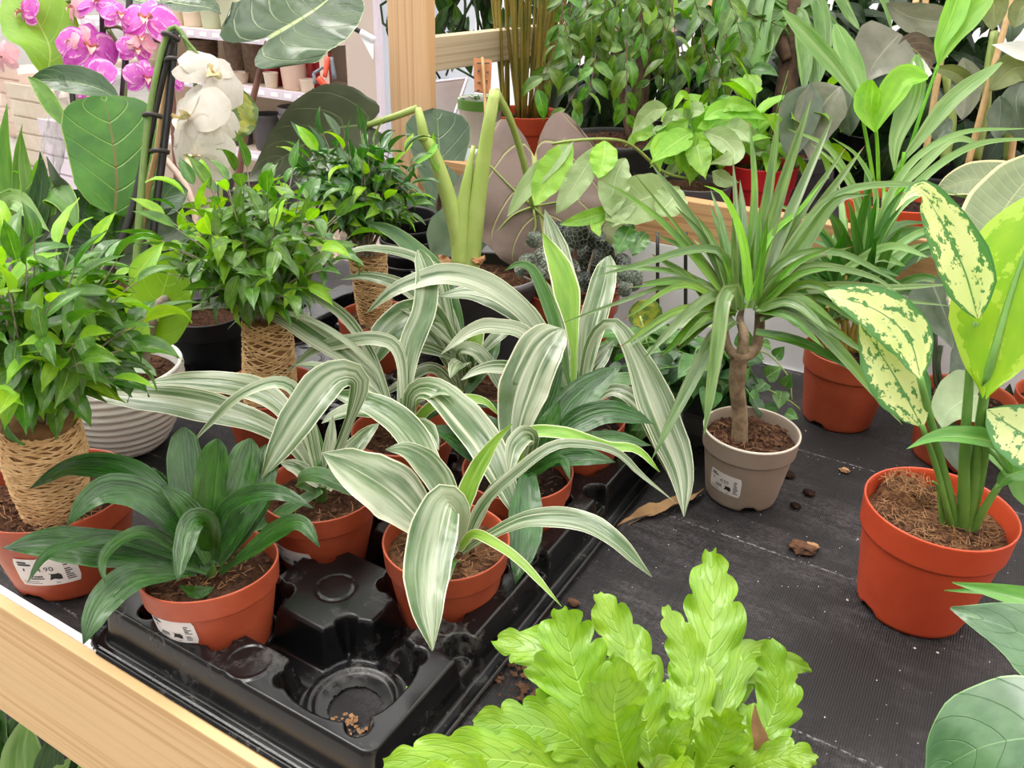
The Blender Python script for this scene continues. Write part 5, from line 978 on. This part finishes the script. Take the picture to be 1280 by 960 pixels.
for (x0,y0,x1,y1) in ((596,79,602,81),(606,79,612,81),(597,88,600,91),(608,90,611,92),(602,95,604,97),(596,112,600,114),(607,101,610,102),(597,103,601,104)):
    e=-vf*.0032; ink.append((np.array([at(x0,y0,1.745)+e,at(x1,y0,1.745)+e,at(x1,y1,1.742)+e,at(x0,y1,1.742)+e]),[(0,1,2,3)]))
mk('print',*join(ink)[:2],cg,M['ink'],smooth=False)
uc=thing('cup_planter','small cream and green planter with seedlings left of the alocasia stalk','planter',tuple(onY(600,170,1.62)))
P=np.array(uc.location); V,Fc,_=potmesh(.1,.1,'straight',32,0); mk('pot',V+np.array([0,0,-.02]),Fc,uc,M['cream'],world=False); V,Fc,_=lathemesh([(.0502,.06),(.0508,.081)],32); mk('green_band',V,Fc,uc,M['aglao_g'],world=False); sm=soilmesh(.045,5); mk('soil',sm[0]+np.array([0,0,.06]),sm[1],uc,M['soild'],world=False)
for k in range(14): inst('leaf',IVY[k%6],uc,P+np.array([R_.uniform(-.035,.035),R_.uniform(-.035,.035),.075]),np.array([R_.uniform(-1,1),R_.uniform(-1,1),.6]),np.array([0,0,1.]),.45)
# hanging dark plants above the rail
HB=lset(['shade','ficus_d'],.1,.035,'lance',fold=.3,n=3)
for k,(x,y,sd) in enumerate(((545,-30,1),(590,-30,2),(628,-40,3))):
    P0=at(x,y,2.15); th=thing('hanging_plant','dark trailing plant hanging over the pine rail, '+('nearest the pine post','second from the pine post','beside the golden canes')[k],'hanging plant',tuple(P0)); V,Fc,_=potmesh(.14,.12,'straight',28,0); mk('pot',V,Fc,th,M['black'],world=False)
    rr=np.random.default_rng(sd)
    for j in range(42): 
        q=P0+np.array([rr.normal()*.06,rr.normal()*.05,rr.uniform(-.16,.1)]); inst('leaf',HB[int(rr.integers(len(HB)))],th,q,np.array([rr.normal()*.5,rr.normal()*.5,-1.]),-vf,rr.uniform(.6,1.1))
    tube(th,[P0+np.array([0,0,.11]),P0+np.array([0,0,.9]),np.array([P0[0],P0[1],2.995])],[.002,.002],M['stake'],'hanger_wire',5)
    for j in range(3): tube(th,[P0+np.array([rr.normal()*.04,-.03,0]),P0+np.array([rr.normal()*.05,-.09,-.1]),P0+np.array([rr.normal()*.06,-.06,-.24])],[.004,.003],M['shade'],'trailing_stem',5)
# ---------------------------------------------------------------- upper shelf plants (tier z=.135)
Z2=.1355
th,c,d=potted('potted_cane_palm','dense clump of golden bamboo-like palm canes in an orange-red pot','potted plant',onY(655,150,1.80)[0],1.80,.19,.15,'terra_bright',Z2,fill=.9,fib=0,cr=10)
rr=np.random.default_rng(4)
for k in range(40):
    a=rr.uniform(0,6.28); r=.055*math.sqrt(rr.uniform()); b=c+np.array([r*math.cos(a),r*math.sin(a),-.01]); t=b+np.array([math.cos(a)*rr.uniform(.0,.09),math.sin(a)*.07,.55]); tube(th,[b,(b+t)/2+rr.normal(size=3)*.006,t],[rr.uniform(.003,.0055),.003],M['goldcane'],'cane',6)
for k in range(22):
    a=rr.uniform(0,6.28); b=c+np.array([math.cos(a)*.06,math.sin(a)*.06,.36+rr.uniform(0,.2)]); inst('leaf',PAC[int(rr.integers(3))] if k%3==0 else BEN[int(rr.integers(6))],th,b,np.array([math.cos(a),math.sin(a),-.3]),np.array([0,0,1.]),1.2)
p=onY(772,188,1.66)
th,c,d=potted('potted_weeping_fig','weeping fig tree with drooping glossy leaves in a dark grey pot on the upper shelf','potted plant',p[0],1.66,.225,.15,'grey',Z2,'lip',fill=.95,fib=0,cr=60,soil='soil')
d=dep(c)
tubepx(th,d-.0,[(795,175),(796,130,-.01),(800,70,-.02),(803,-40,-.05)],[8,8,7,6],M['trunk'],'trunk',10); tubepx(th,d+.02,[(800,178),(806,120),(812,40),(825,-40)],[6,5,5,5],M['trunk'],'trunk',10); tubepx(th,d,[(788,178),(778,120),(766,60),(758,-30)],[5,4,3],M['trunk'],'branch',8)
rr=np.random.default_rng(14); tb=[]
for s in range(52):
    x=rr.uniform(700,905); y=rr.uniform(-60,70); L=rr.uniform(60,120); e=rr.uniform(-.22,.1); lean=(x-780)/120
    P=[at(x,y,d+e),at(x+lean*15,y+L*.45,d+e-.03),at(x+lean*24+rr.normal()*26,y+L*rr.uniform(.7,1.),d+e-.04)]; C_=resample(P,9); tb.append(tubemesh(C_,[.0014,.0007],5,9,False))
    for j in range(6):
        i=int(1+j*1.35); ax=unit(C_[min(8,i+1)]-C_[i-1]); sd=np.cross(ax,vf)*(1 if j%2 else -1); dr=unit(ax*.5+sd*.75+np.array([0,0,-.5])+rr.normal(size=3)*.25); y_=(ROT.T@(C_[i]-CAM)); 
        if y_[1]*F_/y_[2]+CY>175 or len(th.children)>285: continue
        inst('leaf',BEN[int(rr.integers(6))],th,C_[i],dr,unit(-vf+np.array([0,0,.8])+rr.normal(size=3)*.4),rr.uniform(.6,1.1))
mk('twigs',*join(tb)[:2],th,M['trunk'])
for pts,w,mt in [([(785,8),(787,28),(784,46)],23,'ficus'),([(815,0),(813,15),(811,33)],20,'ficus_y'),([(842,-5),(842,8),(841,20)],12,'ficus_y'),([(775,5),(773,18),(771,30)],8,'ficus_y'),([(720,72),(700,78),(678,92)],20,'benj'),([(720,132),(722,148),(724,160)],15,'benj')]: leafpx(th,d-.12,pts,w,'ellip',M[mt],dd=0)
# corn plant
p=onY(985,190,1.86)
th,c,d=potted('potted_corn_plant','corn plant with thick brown trunk and long arching strap leaves, upper centre right','potted plant',p[0],1.86,.18,.13,'grey',Z2,fib=0,cr=0)
d=dep(c)
tubepx(th,d-.03,[(974,210),(978,150),(985,95),(990,40),(992,-30)],[15,14,13,12,12],M['trunk'],'trunk',12)
tubepx(th,d-.05,[(984,75),(978,60),(976,44)],[7,9,7],M['trunk'],'cut_stub',8)
for pts,w in [([(985,0),(940,-22),(912,40),(885,130)],24),([(985,0),(950,-14),(930,60),(898,140)],26),([(985,5),(960,-10),(945,50),(942,130)],30),([(985,10),(930,5),(880,50),(873,75)],16),([(985,20),(955,25),(915,90),(890,165)],20),([(990,20),(1000,20),(1006,70),(1005,115)],22),([(992,10),(1020,0),(1030,50),(1024,105)],22),([(992,0),(1040,-10),(1062,20),(1075,38)],16),([(992,10),(1030,20),(1050,45),(1060,62)],12),([(985,10),(960,30),(958,60),(940,112)],18),([(990,0),(1085,-30),(1105,0),(1115,40)],14),([(985,-10),(915,-30),(880,0),(858,52)],18),([(985,20),(970,40),(962,60),(950,70)],14),([(992,14),(1012,40),(1018,90),(1013,140)],16)]: leafpx(th,d-.04,pts,w,'strap',M['corn'],dd=-.06,fold=.22)
# backdrop of bushy plants, each its own; shade darkened into the leaf colour
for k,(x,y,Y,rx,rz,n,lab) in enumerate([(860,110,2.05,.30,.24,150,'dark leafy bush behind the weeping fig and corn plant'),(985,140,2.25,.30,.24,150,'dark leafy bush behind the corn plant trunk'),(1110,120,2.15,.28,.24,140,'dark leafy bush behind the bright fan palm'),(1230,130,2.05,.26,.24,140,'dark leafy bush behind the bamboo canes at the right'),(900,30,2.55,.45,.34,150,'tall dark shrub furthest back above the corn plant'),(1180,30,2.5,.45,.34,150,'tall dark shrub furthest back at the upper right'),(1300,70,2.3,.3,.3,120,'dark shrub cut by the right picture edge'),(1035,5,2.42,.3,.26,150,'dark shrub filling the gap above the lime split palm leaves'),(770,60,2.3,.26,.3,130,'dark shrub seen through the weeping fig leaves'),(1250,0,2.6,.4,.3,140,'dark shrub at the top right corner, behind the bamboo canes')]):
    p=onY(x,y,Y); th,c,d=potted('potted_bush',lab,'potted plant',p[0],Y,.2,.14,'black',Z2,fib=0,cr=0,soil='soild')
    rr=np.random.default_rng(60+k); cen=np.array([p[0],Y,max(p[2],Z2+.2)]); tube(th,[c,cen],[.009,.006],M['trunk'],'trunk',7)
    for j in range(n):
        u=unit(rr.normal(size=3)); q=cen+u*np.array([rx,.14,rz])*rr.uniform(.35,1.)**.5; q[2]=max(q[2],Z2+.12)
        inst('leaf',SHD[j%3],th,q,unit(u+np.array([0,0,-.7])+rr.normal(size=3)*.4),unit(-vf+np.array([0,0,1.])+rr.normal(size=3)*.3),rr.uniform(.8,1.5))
# philodendron with bamboo canes
p=onY(1190,190,1.72); th,c,d=potted('potted_philodendron','climbing philodendron with large grey-green leaves tied to bamboo canes, upper right','potted plant',p[0],1.72,.2,.12,'black',Z2,fib=0,cr=30,soil='soild')
d=dep(c)
for q in ([(1208,212),(1232,120),(1262,10),(1268,-20)],[(1262,212),(1272,140),(1290,40)],[(1155,205),(1170,110),(1190,0),(1192,-20)],[(1150,30),(1156,10),(1158,-20)],[(1140,25),(1145,0)]): tubepx(th,d-.02,q,[4,4],M['cane'],'bamboo_cane',7)
for q in ([(1220,200),(1232,140),(1235,90),(1243,40)],[(1260,205),(1262,160),(1270,120)],[(1180,205),(1190,150),(1182,90)]): tubepx(th,d,q,[6,5],M['stalk2'],'stem',8)
for pts,w,mt in [([(1125,42),(1104,65),(1090,85),(1082,108)],84,'greyleaf'),([(1108,4),(1140,22),(1185,28),(1222,26)],40,'greyleaf'),([(1050,108),(1030,130),(1018,160),(1012,205)],64,'greyleaf'),([(1012,105),(1000,140),(992,175),(985,210)],54,'greyleaf_d'),([(1204,72),(1208,100),(1206,128),(1202,150)],38,'greyleaf'),([(1222,-10),(1240,0),(1242,20),(1240,38)],34,'olive'),([(1165,85),(1195,92),(1215,110),(1226,126)],20,'olive'),([(1250,120),(1250,145),(1246,175)],30,'greyleaf_d'),([(1190,150),(1178,160),(1170,178)],26,'greyleaf_d'),([(1120,60),(1140,60),(1165,85)],40,'taupe'),([(1070,100),(1060,140),(1062,170)],40,'greyleaf_d'),([(1280,100),(1270,130),(1282,180)],40,'greyleaf_d'),([(1290,0),(1278,10),(1268,35)],30,'olive')]: leafpx(th,d-.08,pts,w,'ovate' if w>50 else 'ellip',M[mt],dd=-.0,nw=9,face=.85,lobe=.0)
# fan palm with bright paired leaves
p=onY(1122,240,1.53); th,c,d=potted('potted_fan_palm','young palm with bright lime split leaves in an orange-red pot on the upper shelf','potted plant',p[0],1.53,.16,.135,'terra_bright',Z2,fill=.9,fib=0,cr=50,soil='soild')
d=dep(c)
for q in ([(1098,228),(1097,190,-.01),(1095,163,-.02)],[(1092,228),(1086,190),(1077,142)],[(1125,228),(1120,216),(1118,212)],[(1115,228),(1135,190),(1155,130),(1173,80)],[(1105,232),(1103,300,-.03),(1101,320,-.04)],[(1120,230),(1122,250,-.02),(1130,190,-.04)]): tubepx(th,d-.0,q,[2.6,2.2],M['palm_l'],'petiole',6)
PLm,PMm=M['palm_l'],M['palm_m']
for pts,w,mt,dd in [([(1077,142),(1068,118),(1035,75),(978,13)],24,PMm,-.02),([(1077,142),(1074,110),(1058,68),(1044,30)],30,PMm,.02),([(1094,165),(1084,138),(1086,112),(1090,100)],34,PLm,-.02),([(1094,165),(1108,130),(1130,98),(1160,97)],36,PLm,-.02),([(1118,213),(1120,175),(1140,120),(1146,68)],30,PMm,.0),([(1118,213),(1145,180),(1190,125),(1252,78)],22,PMm,-.03),([(1173,82),(1176,55),(1190,25),(1208,-30)],30,PLm,.0),([(1173,82),(1192,48),(1215,20),(1245,-20)],28,PLm,-.01),([(1160,97),(1150,85),(1146,70)],18,M['whiteleaf'],.0),
   ([(1122,235),(1145,215),(1190,175),(1230,182)],14,PMm,-.03),([(1110,240),(1112,270),(1120,300)],18,PMm,-.05),([(1115,245),(1130,235),(1150,240),(1165,232)],14,PLm,-.05)]: leafpx(th,d-.03,pts,w,'palm' if w>20 else 'strap',mt,dd=dd,fold=.25,nl=20)
o=potted('potted_rubber_plant','orange-red pot on the upper shelf partly behind a cream-edged leaf at the right','potted plant',onY(1226,258,1.5)[0],1.50,.13,.12,'terra_bright',Z2,fill=.9,fib=0,cr=10)
# red pot and bright pachira
p=onY(948,212,1.60); th,c,d=potted('potted_foliage','red pot with white label strip behind the dragon tree','potted plant',p[0],1.60,.145,.15,'red',Z2,fill=.9,fib=0,cr=30,na=.3)
q=onY(933,262,1.54); box('price_label',q[0],q[0]+.016,1.543,1.5445,Z2+.035,Z2+.075,M['sticker'],th)
crown(th,c+np.array([0,.03,.09]),(.12,.08,.10),12,6,PAC,71,c,twig='petiole',cap=60)
p=onY(868,225,1.52); th,c,d=potted('potted_pachira','bright green compound-leaved plant in a dark grey pot, upper centre','potted plant',p[0],1.50,.15,.12,'grey',Z2,fill=.9,fib=0,cr=10)
d=dep(c)
rr=np.random.default_rng(21)
for q in ([(872,225),(868,170,-.02),(850,150,-.03),(820,165,-.05)],[(872,225),(880,180,-.03),(905,165,-.04),(930,160,-.05)],[(872,225),(866,160,-.02),(862,125,-.03)],[(915,235),(895,205),(885,185)],[(915,225),(905,200),(890,180)]): tubepx(th,d,q,[2.2,1.6],M['petiole'],'petiole',6)
for pts,w,mt in [([(834,135),(815,140),(800,155),(788,170)],26,'pach_p'),([(812,172),(795,172),(789,186)],12,'pach'),([(860,150),(838,168),(800,190)],26,'pach'),([(865,165),(835,185),(812,205)],34,'pach'),([(870,165),(868,195),(862,232)],40,'pach'),([(872,160),(892,155),(912,150),(965,145)],26,'pach'),([(880,150),(900,138),(935,140),(963,152)],26,'pach'),([(880,165),(905,175),(918,195),(885,205)],30,'pach_p'),([(890,170),(905,185),(900,215)],38,'pach'),([(860,170),(855,200),(848,220)],30,'pach'),([(862,125),(852,118),(840,140)],10,'ficus_y'),([(850,150),(840,145),(826,160)],16,'pach_p'),([(862,125),(858,135),(856,155)],9,'ficus_y'),([(905,160),(925,165),(940,180)],30,'pach_p'),([(900,150),(880,150),(868,170)],30,'pach'),([(905,165),(935,168),(958,178)],26,'pach_p'),([(870,175),(875,200),(882,225)],34,'pach'),([(845,170),(825,185),(825,215)],28,'pach'),([(880,140),(865,140),(858,160)],24,'pach_p'),([(900,140),(915,130),(950,138)],20,'pach'),([(885,180),(870,185),(850,180)],36,'pach'),([(890,215),(905,225),(925,228)],22,'pach_p')]: leafpx(th,d-.05,pts,w,'ovate',M[mt],dd=rr.uniform(-.05,.05),nw=7,face=.75,wave=.05)
for k in range(34):
    x=rr.uniform(812,955); y=rr.uniform(148,205); a=rr.uniform(-2.4,2.4); l=rr.uniform(24,46); e=rr.uniform(-.03,.1); leafpx(th,d-.02+e,[(x,y),(x+math.sin(a)*l*.5,y-math.cos(a)*l*.3),(x+math.sin(a)*l,y-math.cos(a)*l*.3+l*.35)],rr.uniform(15,26),'ovate',M['pach'] if rr.uniform()<.75 else M['pach_p'],dd=rr.uniform(-.02,.02),face=.6)
tubepx(th,d-.05,[(868,225,.03),(830,215),(790,182,-.08),(760,174,-.15),(715,176,-.19),(690,180,-.19)],[2.2,1.6],M['stalk2'],'petiole',6)
for pts,w,mt in [([(716,176),(700,195),(668,222),(634,271)],26,'pach_p'),([(714,178),(700,200),(682,230),(668,257)],42,'pach'),([(749,181),(735,205),(716,235),(695,267)],34,'pach_p'),([(756,176),(755,195),(748,223)],36,'pach'),([(782,198),(772,215),(766,240),(764,272)],42,'pach_p'),([(780,262),(750,268),(725,275),(700,281)],20,'pach'),([(790,280),(783,293),(770,317)],28,'ficus'),([(807,290),(800,300),(790,319)],26,'ficus'),([(848,240),(815,245),(785,258),(756,275)],62,'pach_p'),([(790,230),(775,255),(765,285)],40,'pach_p'),([(850,235),(835,255),(820,268)],44,'pach_p'),([(760,265),(745,280),(750,296)],16,'pach')]: leafpx(th,d-.24,pts,w,'ellip',M[mt],dd=-.02,nw=7,face=.85,wave=.05,wf=4)
# ---------------------------------------------------------------- plant on the lower shelf, bottom left
p=onY(20,940,.52); th,c,d=potted('potted_lower_plant','leafy plant on the lower shelf under the pine front board','potted plant',-.86,.56,.14,.12,'black',-.4995,fib=0,cr=0)
d=dep((-.86,.5,-.3))
for pts,w,mt in [([(20,1060),(-5,980),(-10,930),(5,885)],40,'drac_m'),([(40,1060),(30,960),(34,915),(46,895)],44,'palm_m'),([(30,1060),(20,985),(5,960),(-20,950)],40,'drac_m'),([(60,1060),(75,985),(95,960),(118,955)],34,'palm_m'),([(50,1060),(60,970),(66,930),(60,905)],30,'drac_d'),([(60,1060),(95,990),(100,950),(92,930)],30,'shade'),([(40,1060),(10,940),(20,905),(34,880)],26,'drac_d'),([(45,1060),(38,985),(20,975),(10,990)],40,'drac_m'),([(20,1060),(-20,960),(0,900)],36,'shade')]: leafpx(th,d,pts,w*1.35,'ellip',M[mt],dd=-.02,fold=.25)

# stacked beige boxes on the shop floor far left
for k,(x,y,Y,w,h,lab) in enumerate([(45,150,3.4,.5,.34,'beige cardboard-coloured crate on the shop floor, seen through the clear sleeve'),(8,130,3.9,.5,.5,'pinkish crate behind the beige crate at the far left edge'),(75,175,3.1,.34,.22,'small white crate beside the backlit fiddle leaf')]):
    p=onY(x,y,Y); cr=thing('crate',lab,'crate',(p[0],Y,FLOOR)); mt=M[('beige','pink','shelfwhite')[k]]
    zt=p[2]+h/2
    for zz in np.arange(FLOOR+.02,zt,.11): box('slat',p[0]-w/2,p[0]+w/2,Y-.012,Y,zz,zz+.095,mt,cr,.002)
    box('body',p[0]-w/2+.005,p[0]+w/2-.005,Y+.001,Y+.4,FLOOR+.001,zt-.01,mt,cr)
